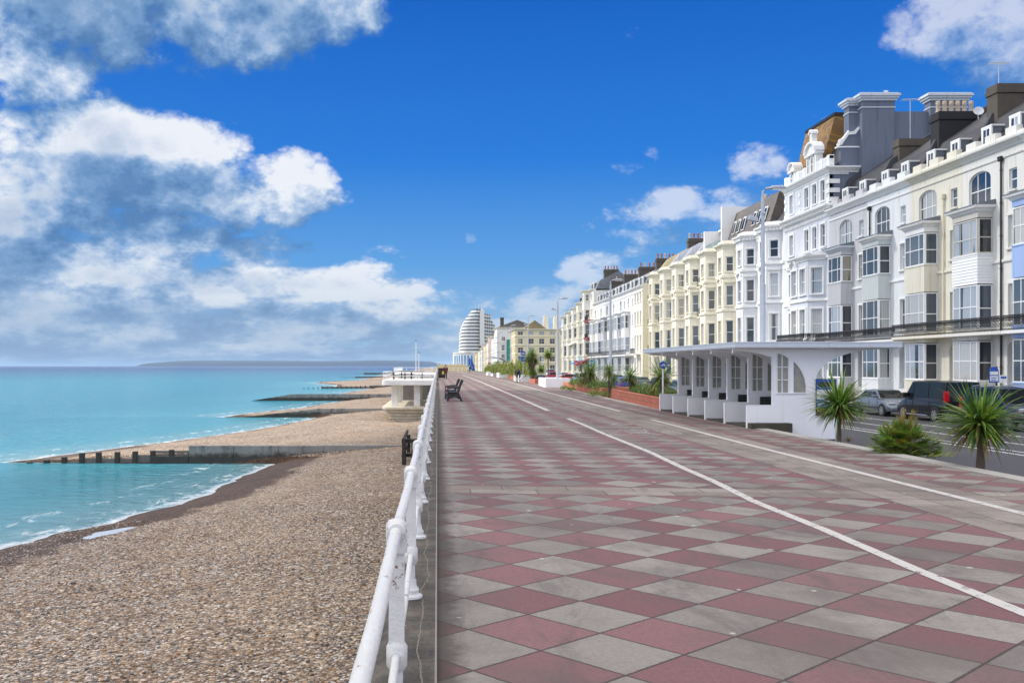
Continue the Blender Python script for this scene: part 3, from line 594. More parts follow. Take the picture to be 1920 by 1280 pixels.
    def dormer(s, x, y, z, w_=1.05, h_=1.25, depth=1.3, trim='white_trim', cheek='lead'):
        g = G(); g.box(x, y+.06, z, x+w_, y+depth, z+h_, 1); g.box(x-.06, y, z+h_, x+w_+.06, y+depth+.2, z+h_+.10, 0); g.box(x-.03, y+.0, z, x+.10, y+.09, z+h_-.002, 0); g.box(x+w_-.10, y, z, x+w_+.03, y+.09, z+h_-.002, 0)
        d = g.build('dormer', [trim, cheek], s.root, (0,0,1))
        g = G(); a, b_ = x+.11, x+w_-.11
        for q in (a, (a+b_)/2-.02, b_-.05): g.box(q, y-.012, z+.02, q+.05, y+.05, z+h_-.02, 0)
        g.box(a+.05, y-.008, z+.02, b_-.05, y+.048, z+.09, 0); g.box(a+.05, y-.008, z+h_-.10, b_-.05, y+.048, z+h_-.02, 0); g.box(a+.02, y+.02, z+.04, b_-.02, y+.03, z+h_-.05, 1)
        g.build('window', ['upvc', 'pane'], d)
    def balcony(s, pts, z, label=None, h=.78, m='iron_black', slab=.16, slabm=None, step=.13, fancy=True, inner=0):
        """pts: railing line in plan (outer edge)"""
        g = G(); poly = list(pts)+([(pts[-1][0], inner), (pts[0][0], inner)] if pts[0][1] != inner else []); g.prism(poly, 'z', z-slab, z); b_ = g.build('balcony', slabm or s.tm, s.root, (0,0,1), bevel=.015)
        g = G()
        for p0, p1 in zip(pts, pts[1:]):
            d, L, n = unit(p0, p1); P = lambda a, q=0: (p0[0]+d.x*a-n.x*(.06+q), p0[1]+d.y*a-n.y*(.06+q))
            for zz, r in ((z+h, .034), (z+.07, .022), (z+h*.70, .020)): g.tube([(*P(0), zz), (*P(L), zz)], r, 5)
            k = max(1, int(L/step))
            for i in range(k+1):
                a = L*i/k
                if fancy: pr = [(0,.0),(.0,.08),(-.10,.28),(-.02,.5),(.03,.70),(0,1)]
                else: pr = [(0,0),(0,1)]
                g.tube([(*P(a, q), z+h*f_) for q, f_ in pr], .021 if fancy else .013, 4, cap=False)
                if fancy and i < k:
                    c = a+L/k/2
                    for j in range(6): a0, a1 = j*math.pi/3, (j+1)*math.pi/3; g.tube([(*P(c+.045*math.cos(a0)), z+h*.85+.05*math.sin(a0)), (*P(c+.045*math.cos(a1)), z+h*.85+.05*math.sin(a1))], .018, 3, cap=False)
        g.build('railing', m, b_); return b_
    def pipe(s, x, y, z0, z1, m='pipe_black', r=.055, head=True):
        g = G(); g.tube([(x, y-.09, z0), (x, y-.09, z1)], r, 8)
        k = z0+.8
        while k < z1: g.lathe([(r*1.35, k), (r*1.35, k+.07)], x, y-.09, 8); k += 1.8
        if head: g.prism([(x-.16, z1+.28), (x+.16, z1+.28), (x+.09, z1), (x-.09, z1)], 'y', y-.22, y-.02)
        g.build('drainpipe', m, s.root, (0,0,1))
    def done(s, roofmats=None):
        s.g.build('wall', s.wm, s.root, (0,0,1))
        if s.t.v: s.t.build('stucco_trim', s.tm, s.root, (0,0,1))
        if s.roof.v: s.roof.build('roof', roofmats or [s.rm, 'ridge_tile', 'render_dark', 'lead', 'white_trim'], s.root, (0,0,1))
        for (p, rz, w_, h_, st, fm, pn) in s.wins:
            f, q = win_mesh(w_, h_, st, fm, pn); o = inst('window', f, s.root, (p[0], p[1], p[2]+1), rz); inst('pane', q, o)
        return s.root
def mansard(h, x0, x1, z=14.0, zk=16.1, zr=18.4, y0=.75, yk=1.65, yr=5.0, yb=10, ridge=True, back=True):
    h.roof.prism([(y0, z-.3), (y0, z), (yk, zk), (yr, zr), (yb, zk), (yb, z-.3)], 'x', x0, x1, 0)
    if ridge: h.roof.prism([(yr-.16, zr-.04), (yr, zr+.10), (yr+.16, zr-.04)], 'x', x0, x1, 1)
def party(h, x, z=14.0, m=2, over=.38, y0=.45, yk=1.65, yr=5.0, zk=16.1, zr=18.4, wd=.34):
    h.roof.prism([(y0, z-.2), (y0, z+.45), (yk-.15, zk+over), (yr, zr+over), (yr+1.2, zr+over-.4), (yr+1.2, z-.2)], 'x', x-wd/2, x+wd/2, m)

# --- near terrace: square timber bays, arched windows above, iron balconies
def near_house(label, yfar, W, wallm, b0, bayw, topm, panm, lowm, trimm='white_trim', oldtop=False, pipe=None, doors=True, grp='tall stucco seafront terrace houses', first=False, parapet=0, roofm='slate'):
    h = House(label, yfar, W, wallm, trimm, roofm, grp); c = b0+bayw/2; wx = W-1.35
    b1 = b0+bayw
    ops = [(c-1.1, c+1.1, 10.95, 12.8, 'arch3', 'pane'), (wx, wx+.72, 11.2, 12.35, 'sash', 'pane'), (wx-.02, wx+.74, 8.1, 9.85, 'sash', 'pane'), (wx-.02, wx+.74, 4.1, 6.15, 'sash', 'pane')]
    dr = (wx-.1, wx+.95, .2, 3.05, 'arch1')
    ops2 = [(*dr[:4], 'archv')]
    # the wall stands in three pieces so that the bay covers its middle part
    h.wall((0,0), (W,0), 10.6, 13.9, ops[:2]); h.wall((0,0), (b0+.05,0), -1, 10.6); 
    h.wall((b1-.05,0), (W,0), 3.4, 10.6, [(o[0]-b1+.05, o[1]-b1+.05, *o[2:]) for o in ops[2:]])
    h.wall((b1-.05,0), (W,0), -1, 3.4, [(dr[0]-b1+.05, dr[1]-b1+.05, .2, 3.05, 'arch1', 'pane')], rev=.75)
    for qa, qb in ((-.34, -.12), (.97, 1.15)):
        g = G(); g.box(wx+qa+.01, -.015, .22, wx+qb-.01, -.003, 3.15)
        for k in range(7): g.box(wx+qa, -.035, .25+k*.42, wx+qb, -.004, .60+k*.42)
        g.build('door_surround', wallm, h.root, (0,0,1))
    for o in ops[1:4]: h.surround((0,0), (W,0), o, wd=.14 if o is not ops[1] else 0)
    h.surround((0,0), (W,0), ops[0], wd=.0)
    # side and back
    h.wall((W,0), (W,10), -1, 13.9); h.wall((0,10), (0,0), -1, 13.9); h.wall((W,10), (0,10), -1, 14)
    line = [(-.0,0), (W,0)]
    h.band(line, 13.05, .07, .14); h.cornice(line, 13.55, .42, .42); h.g.box(0, .0, 13.9, W, .35, 14.28)
    for k in range(3):
        a = W*(.06+.33*k); h.g.box(a, -.03, 14.1, a+W*.17, .32, 14.62)
    h.band([(b1,0), (W,0)], 7.35, .09, .18)
    # balcony
    q_ = int(yfar) % 3; h.balcony([(.01,-1.12-.07*q_), (W-.01,-1.12-.07*q_)], 3.46+.05*q_, slab=.13+.02*q_, slabm=trimm)
    # bay as a child: panels, cornice; windows stand in it
    def bay(z0, z1, ops_f, ops_s, mat, name, p=.85, clap=False, capm='lead', cap=True):
        g = G(); hh = House.__new__(House); L = [(b0,0), (b0,-p), (b1,-p), (b1,0)]
        n0 = len(h.wins)
        h.wall(L[0], L[1], z0, z1, ops_s, g=g, rev=.05); h.wall(L[1], L[2], z0, z1, ops_f, g=g, rev=.05); h.wall(L[2], L[3], z0, z1, ops_s, g=g, rev=.05)
        g.face([(*L[0], z0+.001), (*L[1], z0+.001), (*L[2], z0+.001), (*L[3], z0+.001)]); g.face([(*L[0], z1-.001), (*L[1], z1-.001), (*L[2], z1-.001), (*L[3], z1-.001)])
        if clap:
            k = z0
            while k < z1-.1: h.sweep(L, [(0,k+.002), (.035,k+.002), (.004,k+.175)], g=g, ends=False); k += .18
        b_ = g.build(name, mat, h.root, (0,0,1))
        for wv in h.wins[n0:]:
            f, q = win_mesh(wv[2], wv[3], wv[4], wv[5], wv[6]); o = inst('window', f, b_, wv[0], wv[1]); o.parent = b_; q_ = inst('pane', q, o)
        del h.wins[n0:]; return b_
    p = .85; fr = 'oldwood_white' if oldtop else 'upvc'
    for (z0, z1, st) in ((.85, 3.1, 'bay3'), (3.8, 6.25, 'bay3'), (8.0, 9.95, 'old' if oldtop else 'bay3')):
        h.wins += [((b0+.04, -p-.004, z0), 0, bayw-.08, z1-z0, st, fr if z0 > 7 else 'upvc', 'pane_bay'), ((b1+.004, -p+.06, z0), math.pi/2, p-.08, z1-z0, 'side', fr if z0 > 7 else 'upvc', 'pane'), ((b0-.004, -.03, z0), -math.pi/2, p-.08, z1-z0, 'side', 'upvc', 'pane')]
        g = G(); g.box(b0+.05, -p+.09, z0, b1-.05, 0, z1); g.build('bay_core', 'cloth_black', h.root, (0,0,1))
    def panel(z0, z1, mat, clap=False):
        g = G(); g.box(b0+.01, -p+.005, z0, b1-.01, 0.0, z1)
        L = [(b0,0), (b0,-p), (b1,-p), (b1,0)]
        if clap:
            k = z0
            while k < z1-.05: h.sweep(L, [(-.02,k), (.03,k), (.0,k+.165), (-.02,k+.165)], g=g, ends=False); k += .17
        else:
            h.sweep(L, [(-.01,z0), (.012,z0), (.012,z1), (-.01,z1)], g=g, ends=False)
            for q in range(1, 12): a = b0+bayw*q/12; g.box(a-.008, -p-.02, z0+.02, a+.008, -p-.008, z1-.02)
        h.sweep(L, [(-.01,z1-.0), (.05,z1), (.05,z1+.05), (-.01,z1+.05)], g=g, ends=False)
        g.build('bay_panel', mat, h.root, (0,0,1))
    panel(-1, .80, lowm); panel(3.15, 3.75, lowm); panel(6.3, 7.93, panm, clap=(panm == 'upvc'))
    panel(10.0, 10.35, topm)
    g = G(); L = [(b0,0), (b0,-p), (b1,-p), (b1,0)]
    h.sweep(L, [(-.02,10.34),(.06,10.34),(.12,10.46),(.30,10.52),(.34,10.66),(-.02,10.70)], g=g); g.prism([(0,10.98),(-p-.36,10.69),(-p-.36,10.64),(0,10.64)], 'x', b0-.30, b1+.30, 1); g.build('bay_roof', ['white_trim' if topm != 'lilac' else 'hotelgrey', 'lead'], h.root, (0,0,1))
    mansard(h, 0, W); party(h, .17)
    for k, q in enumerate((.14, .60)): h.dormer(W*q, .62, 14.1, .95, 1.30)
    if pipe: h.pipe(*pipe)
    return h
H1 = near_house('blue painted seafront house at the right edge of the photo', 50.7, 6.0, 'bluewall', .35, 2.6, 'bluewall', 'bluewall', 'bluewall'); H1.chim(.17, 2.2, 5.2, 18.9, 'brown_render', 3, 1.0); H1.done()
H2 = near_house('cream terrace house with a white clapboard bay and black drainpipe', 56.6, 5.9, 'near_white', .42, 2.6, 'oldwood_white', 'upvc', 'near_white', 'near_white', oldtop=True, pipe=(3.95, 0, -1, 12.9)); H2.chim(.17, 1.6, 4.0, 18.15, 'brown_render', 0, 1.1); H2.done()
H3 = near_house('cream terrace house with a plain cream bay panel and cream drainpipe', 62.9, 6.3, 'near_cream', .95, 2.5, 'white_trim', 'near_cream', 'near_cream', 'near_cream', pipe=(4.25, 0, 3.5, 11.9, 'pipe_cream')); H3.chim(.17, 1.5, 4.1, 18.2, 'chimney_black', 6, 1.1, 'pot_buff'); H3.done()
H4 = near_house('pale blue terrace house with greenish grey bay panels', 69.2, 6.3, 'paleblue', 1.05, 2.5, 'greenish_panel', 'greenish_panel', 'paleblue', pipe=(.55, 0, 10.7, 12.8)); H4.chim(.17, 2.0, 4.4, 17.95, 'brown_render', 0, .9); H4.done()
H5 = near_house('lilac grey terrace house beside the tall white hotel', 75.9, 6.7, 'lilac', 1.8, 2.4, 'lilac', 'lilac', 'lilac', 'white_trim'); H5.done()

# --- ornate tall hotel
h = House('tall ornate grey and white hotel with a gabled dormer and golden mansard roof', 85.7, 9.8, 'hotelgrey', 'white_trim', 'slate_gold', None, cat='hotel', name='hotel')
W = 9.8
xs = (1.3, 4.75, 6.45, 8.15)
top = [(x, x+.85, 14.95, 16.6, 'sash') for x in xs]; mid = [(x, x+.9, 11.3, 13.1, 'sash') for x in xs]
low1 = [(1.2, 2.3, 7.5, 9.7, 'sash2')]; low0 = [(1.2, 2.3, 3.9, 6.3, 'sash2')]; gr = [(1.0, 2.4, .6, 3.0, 'sash2')]
h.wall((0,0), (W,0), 10.6, 18.2, top+mid); h.wall((0,0), (3.6,0), -1, 10.6, low1+low0+gr); h.wall((W-.6,0), (W,0), -1, 10.6)
for o in top+mid: h.surround((0,0), (W,0), o, .17, .07)
h.surround((0,0), (W,0), low1[0], .2, .09, hood=True); h.surround((0,0), (W,0), low0[0], .2, .09, hood=True); h.surround((0,0), (W,0), gr[0], .2, .09)
B = [(3.6,0), (4.5,-1.15), (8.3,-1.15), (9.2,0)]
for (z0, z1, s_) in ((-1, 3.4, (.6,3.0)), (3.4, 7.0, (3.9,6.3)), (7.0, 10.4, (7.5,9.6))):
    h.wall(B[0], B[1], z0, z1, [(.35, 1.1, *s_, 'sash')]); h.wall(B[1], B[2], z0, z1, [(.35, 1.5, *s_, 'sash'), (2.2, 3.4, *s_, 'sash')]); h.wall(B[2], B[3], z0, z1, [(.28, 1.15, *s_, 'sash', 'pane_bay')])
    h.surround(B[1], B[2], (.35, 1.5, *s_), .16, .07); h.surround(B[1], B[2], (2.2, 3.4, *s_), .16, .07); h.surround(B[2], B[3], (.28, 1.15, *s_), .13, .07); h.surround(B[0], B[1], (.35, 1.1, *s_), .13, .07)
    h.band([(0,0)]+B+[(W,0)], z1-.12, .12, .22)
h.cornice(B, 10.2, .35, .45); h.t.prism([(0,11.0), (-1.35,10.66), (0,10.66)], 'x', 4.0, 8.8)
for cx, wd in ((1.75, .9), (5.4, .85)):
    y_ = 0 if cx < 3 else -1.15
    for k in range(8): a0, a1 = math.pi*k/8, math.pi*(k+1)/8; h.t.prism([(cx-math.cos(a0)*wd, 9.95+.6*math.sin(a0)), (cx-math.cos(a1)*wd, 9.95+.6*math.sin(a1)), (cx-math.cos(a1)*wd*.78, 9.95+.45*math.sin(a1)), (cx-math.cos(a0)*wd*.78, 9.95+.45*math.sin(a0))], 'y', y_-.22, y_-.0)
h.cornice([(0,0), (W,0), (W,1.2)], 13.95, .6, .55); h.band([(0,0), (W,0)], 14.55, .1, .2); h.cornice([(0,0), (W,0), (W,2.3)], 17.0, .45, .45); h.band([(0,0), (W,0), (W,1.5)], 16.85, .06, .12)
for k in range(34): h.t.box(.08+k*.285, -.38, 14.02, .20+k*.285, -.02, 14.22); h.t.box(.08+k*.285, -.16, 13.60, .20+k*.285, -.01, 13.84)
for k in range(3): h.t.box(W-.55, -.06, 14.7+k*.72, W+.05, -.003, 15.05+k*.72); h.t.box(W-.001, -.05, 14.7+k*.72, W+.06, .8, 15.05+k*.72)
for q in (0, 3.35): 
    for k in range(3): h.t.box(q+.02, -.05, 14.7+k*.72, q+.42, -.003, 15.05+k*.72)
# parapet with balusters
h.t.box(0, .02, 18.12, W, .34, 18.34)
h.g.box(-.001, .03, 17.45, W+.001, .30, 17.62)
for q in (0, 2.9, 4.3, 7.9, W-.5): h.t.box(q, -.03, 17.45, q+.5, .38, 18.42)
# side wall towards the camera with chimney stacks
def gblock(nm, x0, x1, y0, y1, z0, z1, capit=True):
    g = G(); g.box(x0, y0, z0, x1, y1, z1-.6, 0)
    if capit:
        for q, a, b_ in ((.05, z1-1.15, z1-1.07), (.12, z1-.6, z1-.42), (.24, z1-.42, z1-.26), (.34, z1-.26, z1-.08), (.22, z1-.08, z1)): g.box(x0-q, y0-q, a, x1+q, y1+q, b_, 1)
    else: g.box(x0, y0, z1-.6, x1, y1, z1, 0)
    return g.build(nm, ['hotelside_shade', 'hotelgrey'], h.root, (0,0,1))
h.g.m = [0]*len(h.g.f)
g = G(); g.box(W-.4, .35, -1, W-.001, 10.6, 17.2); g.prism([(.9,17.2),(.9,19.2),(1.5,20.0),(2.0,20.1),(2.9,21.0),(10.6,21.0),(10.6,17.2)], 'x', W-.42, W-.002); g.build('side_wall', 'hotelside_shade', h.root, (0,0,1))
g = G(); g.prism([(.8,19.15),(.75,19.3),(1.45,20.15),(2.0,20.25),(2.45,20.75),(2.5,20.6),(2.05,20.0),(1.5,19.95),(.95,19.15)], 'x', W-.5, W+.08)
g.box(W-.45, .6, 18.95, W+.05, 2.4, 19.06); 
for k in range(12): a0, a1 = k*.5, (k+1)*.5; r0, r1 = .36*(1-k/14), .36*(1-(k+1)/14); g.tube([(W-.1, .95+r0*math.cos(a0), 19.35+r0*math.sin(a0)), (W-.1, .95+r1*math.cos(a1), 19.35+r1*math.sin(a1))], .07, 6)
g.tube([(W-.1,1.25,19.4),(W-.1,1.3,19.9),(W-.1,1.55,20.3)], .09, 6); g.build('scroll', 'white_trim', h.root, (0,0,1))
gblock('chimney', W-1.2, W-.25, 1.65, 2.45, 14, 22.9); gblock('chimney', W-.35, W+.55, 2.35, 4.9, 10, 23.1); gblock('chimney', W-.35, W+.55, 7.7, 10.6, 10, 23.1)
g = G(); g.box(W-.3, 4.9, 12, W+.2, 7.7, 21.75); g.build('side_wall', 'hotelside_shade', h.root, (0,0,1))
h.wall((0,10.6), (0,0), -1, 18, g=h.g); h.g.box(0, 10.3, -1, W, 10.6, 18)
# roof: golden mansard pavilion and slate part
h.roof.prism([(.6,17.3),(1.9,19.9),(9.5,19.9),(9.5,17.3)], 'x', .2, W-.5, 1)
h.roof.prism([(.55,17.35),(1.85,22.4),(5.2,22.4),(5.6,17.35)], 'x', .15, 6.4, 0); h.roof.box(.1, 1.75, 22.4, 6.5, 5.3, 22.62, 2)
for q in (3.0, 3.02): pass
# ornate gables
def gable(cx, w_, zb, zt, two=True):
    hw = w_/2; s0 = zb+(zt-zb)*.48; P_ = [(cx-hw,zb),(cx+hw,zb),(cx+hw,s0)]
    for k in range(9): a = math.pi*k/8; P_.append((cx+hw*math.cos(a)*1.06, s0+.12+(zt-zb)*.22*math.sin(a)))
    P_.append((cx-hw,s0)); g = G(); g.prism(P_, 'y', -.02, .55, 0)
    for k in range(8): a0, a1 = math.pi*k/8, math.pi*(k+1)/8; g.prism([(cx+r*math.cos(a), s0+.16+(zt-zb)*.22*q*math.sin(a)) for r, q, a in ((hw*1.16,1.2,a0),(hw*1.16,1.2,a1),(hw*.95,.98,a1),(hw*.95,.98,a0))], 'y', -.22, .62, 0)
    g.box(cx-hw-.12, -.16, s0-.08, cx+hw+.12, .6, s0+.10, 0)
    if two:
        zz = s0+(zt-zb)*.24; g.prism([(cx-.32,zz),(cx+.32,zz),(cx+.22,zz+.5),(cx+.30,zz+.9),(cx-.30,zz+.9),(cx-.22,zz+.5)], 'y', -.04, .4, 0)
        for k in range(6): a0, a1 = math.pi*k/6, math.pi*(k+1)/6; g.prism([(cx+r*math.cos(a), zz+.88+r*math.sin(a)) for r, a in ((.38,a0),(.38,a1),(.2,a1),(.2,a0))], 'y', -.12, .45, 0)
    d = g.build('dormer', 'white_trim', h.root, (0,0,1)); g = G()
    for q in ((-.42, .42) if two else (0,)):
        a, r = cx+q, .30; z0 = zb+.25; z1 = s0-.35
        g.prism([(a-r,z0),(a+r,z0),(a+r,z1)]+[(a+r*math.cos(math.pi*k/6), z1+r*math.sin(math.pi*k/6)) for k in range(1,6)]+[(a-r,z1)], 'y', -.035, -.021, 1)
        g.box(a-.03, -.07, z0, a+.03, -.037, z1+.25, 0); g.box(a-r, -.065, (z0+z1)/2, a+r, -.038, (z0+z1)/2+.07, 0)
        for ss in (-1, 1): g.box(a+ss*r-.05, -.10, z0-.1, a+ss*r+.05, -.022, z1, 0)
    g.build('window', ['white_trim', 'pane'], d)
gable(6.1, 2.1, 17.5, 21.0); gable(1.9, 1.3, 17.5, 19.9, False)
h.balcony([(3.3,-1.9), (9.2,-1.9), (9.2,-.2)], 3.5, slab=.3); h.balcony([(9.25,-1.6), (W+.02,-1.6)], 3.5, slab=.3)
h.done(['slate_gold', 'slate', 'iron_black', 'lead', 'white_trim'])
# --- canted bay terrace
LV = [(.6,3.0), (4.0,6.45), (8.0,10.1), (11.55,13.1)]
def canted(label, yfar, W, wallm, trimm, mir=True, dent=False, roof='mansard', bal=None, ped=True, cap=14.3, group='cream and grey terrace houses with canted bays', pn='pane', top=True):
    h = House(label, yfar, W, wallm, trimm, 'slate', group)
    b0 = W-4.35
    B = [(0,0), (b0,0), (b0+.75,-1.15), (b0+2.9,-1.15), (b0+3.65,0), (W,0)]
    for p0, p1, kind in ((B[0],B[1],'r'), (B[1],B[2],'c'), (B[2],B[3],'f'), (B[3],B[4],'c'), (B[4],B[5],'n')):
        L = unit(p0, p1)[1]; ops = []
        for k, (a, b_) in enumerate(LV):
            if kind == 'r': ops.append((L/2-.5, L/2+.5, a if k != 2 or not bal else a-.4, b_, 'door' if (bal and k in (1,2,3)) else 'sash', pn))
            if kind == 'c': ops.append((L/2-.38, L/2+.38, a, b_, 'sash', pn))
            if kind == 'f': ops.append((L/2-.5, L/2+.5, a, b_, 'sash', 'pane'))
        h.wall(p0, p1, -1, cap, ops, rev=.12)
        for k, o in enumerate(ops): h.surround(p0, p1, o, .13, .05, sill=True, hood=(kind == 'c' and ped and k == 2))
        if kind == 'f' and ped:
            for k in (2,): 
                d, L_, n = unit(p0, p1); cx = (p0[0]+p1[0])/2; zc = LV[k][1]+.42
                for q in range(6): a0, a1 = math.pi*q/6, math.pi*(q+1)/6; h.t.prism([(cx-math.cos(a)*r, zc+.42*r/.78*math.sin(a)) for a, r in ((a0,.78),(a1,.78),(a1,.58),(a0,.58))], 'y', p0[1]-.18, p0[1])
    for z, o, hh in ((3.55,.16,.30), (7.35,.12,.28), (10.85,.16,.30)): h.band(B, z, o, hh)
    h.cornice(B, cap-.35, .38, .5); h.g.prism([B[1],B[2],B[3],B[4]], 'z', cap-.1, cap+.001)
    h.t.prism([(B[1][0]+.1,-.05),(B[2][0]+.1,B[2][1]+.1),(B[3][0]-.1,B[3][1]+.1),(B[4][0]-.1,-.05)], 'z', cap+.12, cap+.5)
    if dent:
        for (p0, p1) in zip(B, B[1:]):
            d, L, n = unit(p0, p1); k = .12
            while k < L-.1: c = p0[0]+d.x*k+n.x*.14, p0[1]+d.y*k+n.y*.14; h.t.box(c[0]-.07, c[1]-.12, cap-.36, c[0]+.07, c[1]+.12, cap-.14); k += .30
    h.wall((W,0), (W,11), -1, cap); h.wall((W,11), (0,11), -1, cap+1); h.wall((0,11), (0,0), -1, cap)
    if bal:
        for k, a in enumerate(bal): h.balcony([(.1,-.75), (b0-.05,-.75)], a, slab=.14, fancy=False, h=.95, step=.16)
    z0 = cap
    if roof == 'mansard': h.roof.prism([(.7,z0-.2),(.7,z0),(1.9,18.6),(8,18.6),(8,z0-.2)], 'x', 0, W, 0)
    elif roof == 'slope': h.roof.prism([(.5,z0-.2),(.5,z0),(2.3,16.6),(5,18.0),(9,z0)], 'x', 0, W, 0)
    elif roof == 'flat': h.roof.box(0, .6, z0-.2, W, 10.9, z0+.35, 4)
    return h, b0
names = [('grey terrace house with dentil cornice right beside the ornate hotel', 'greywhite', 'white_trim', dict(dent=True, roof='slope')),
 ('grey bay fronted terrace house with dentil cornice, second from the hotel', 'greywhite', 'white_trim', dict(dent=True, roof='none')),
 ('cream bay house under a tall slate mansard with skylights', 'cream', 'cream_trim', dict(roof='none')),
 ('cream bay house with black iron balconies and a glazed penthouse', 'cream', 'cream_trim', dict(roof='flat', bal=(3.7, 7.4, 10.9))),
 ('cream bay house below a white stepped party wall', 'cream', 'cream_trim', dict(roof='slope')),
 ('cream bay house fourth from the far gable end of its terrace', 'cream', 'cream_trim', dict(roof='slope')),
 ('cream bay house with dark iron balconies next to the far one of its terrace', 'cream', 'cream_trim', dict(roof='slope', bal=(3.7, 7.4, 10.9))),
 ('cream bay house with lichened yellow roof at the far end of its terrace', 'yellowcream', 'cream_trim', dict(roof='slope', bal=(3.7, 7.4, 10.9)))]
yf = 92.3
for k, (lab, wm, tm, kw) in enumerate(names):
    h, b0 = canted(lab, yf, 6.6, wm, tm, **kw); W = 6.6
    if k == 0:
        g = G(); g.box(3.6, 1.2, 14, W-.2, 8, 18.9); g.prism([(.4,14),(.5,14.8),(2.2,19.2),(8,19.2),(8,14)], 'x', W-.35, W-.01); g.build('chimney', 'brown_render', h.root, (0,0,1))
    if k in (1, 2):
        g = G(); g.prism([(.6,14.2),(.6,14.5),(1.9,18.5),(8,18.5),(8,14.2)], 'x', 0, W); r_ = g.build('roof', 'slate_brown', h.root, (0,0,1))
        for q in (1.2, 2.7, 4.4):
            g = G(); g.prism([(1.0,15.9),(1.35,17.3),(1.28,17.33),(.93,15.93)], 'x', q, q+.8, 0); g.prism([(.95,16.0),(1.27,17.2),(1.25,17.21),(.93,16.01)], 'x', q+.08, q+.72, 1); g.build('skylight', ['upvc', 'car_glass'], r_)
    if k == 3:
        g = G(); g.box(.3, 2.2, 14.6, W-.6, 9, 17.3); g.box(.0, 1.8, 17.3, W-.3, 9.2, 17.5); g.box(W-.5, .3, 14.3, W-.1, 9, 19.2); g.build('penthouse', 'white_trim', h.root, (0,0,1))
        g = G(); g.box(.5, 2.15, 14.9, W-.9, 2.19, 17.0); g.build('window', 'pane', h.root, (0,0,1)); g = G(); g.box(.2, .3, 14.65, W-.6, .33, 15.7); g.build('glass_balustrade', 'green_glass', h.root, (0,0,1))
        h.chim(5.9, 5, 7, 19.9, 'brown_render', 3)
    if k == 4: g = G(); g.prism([(.2,14),(.2,17.4),(3,17.4),(5,18.4),(9,18.4),(9,14)], 'x', W-.4, W-.02); g.build('party_wall', 'white_trim', h.root, (0,0,1))
    if k >= 4:
        for q in (.02, ): g = G(); g.prism([(.4,14.2),(.4,14.9),(2.2,17.1),(5,18.6),(7,18.3),(7,14.2)], 'x', q, q+.28); g.build('party_wall', 'greywhite' if k < 7 else 'tanwall', h.root, (0,0,1))
        h.dormer(1.2, .8, 14.4, 1.3, 1.1)
    if k == 7: g = G(); g.prism([(.45,14.31),(.45,14.36),(2.25,16.68),(5,18.1),(5,18.0),(2.3,16.6)], 'x', .3, W); g.build('roof', 'slate_lichen', h.root, (0,0,1)); h.chim(.4, 5, 8, 20.0, 'brown_render', 5)
    if k > 0: h.pipe(W-.1, 0, -1, 13.6, 'pipe_cream' if k > 1 else 'white_trim', .05)
    h.done(['slate_light' if k > 3 else 'slate', 'ridge_tile', 'render_dark', 'lead', 'white_trim']); yf += 6.6
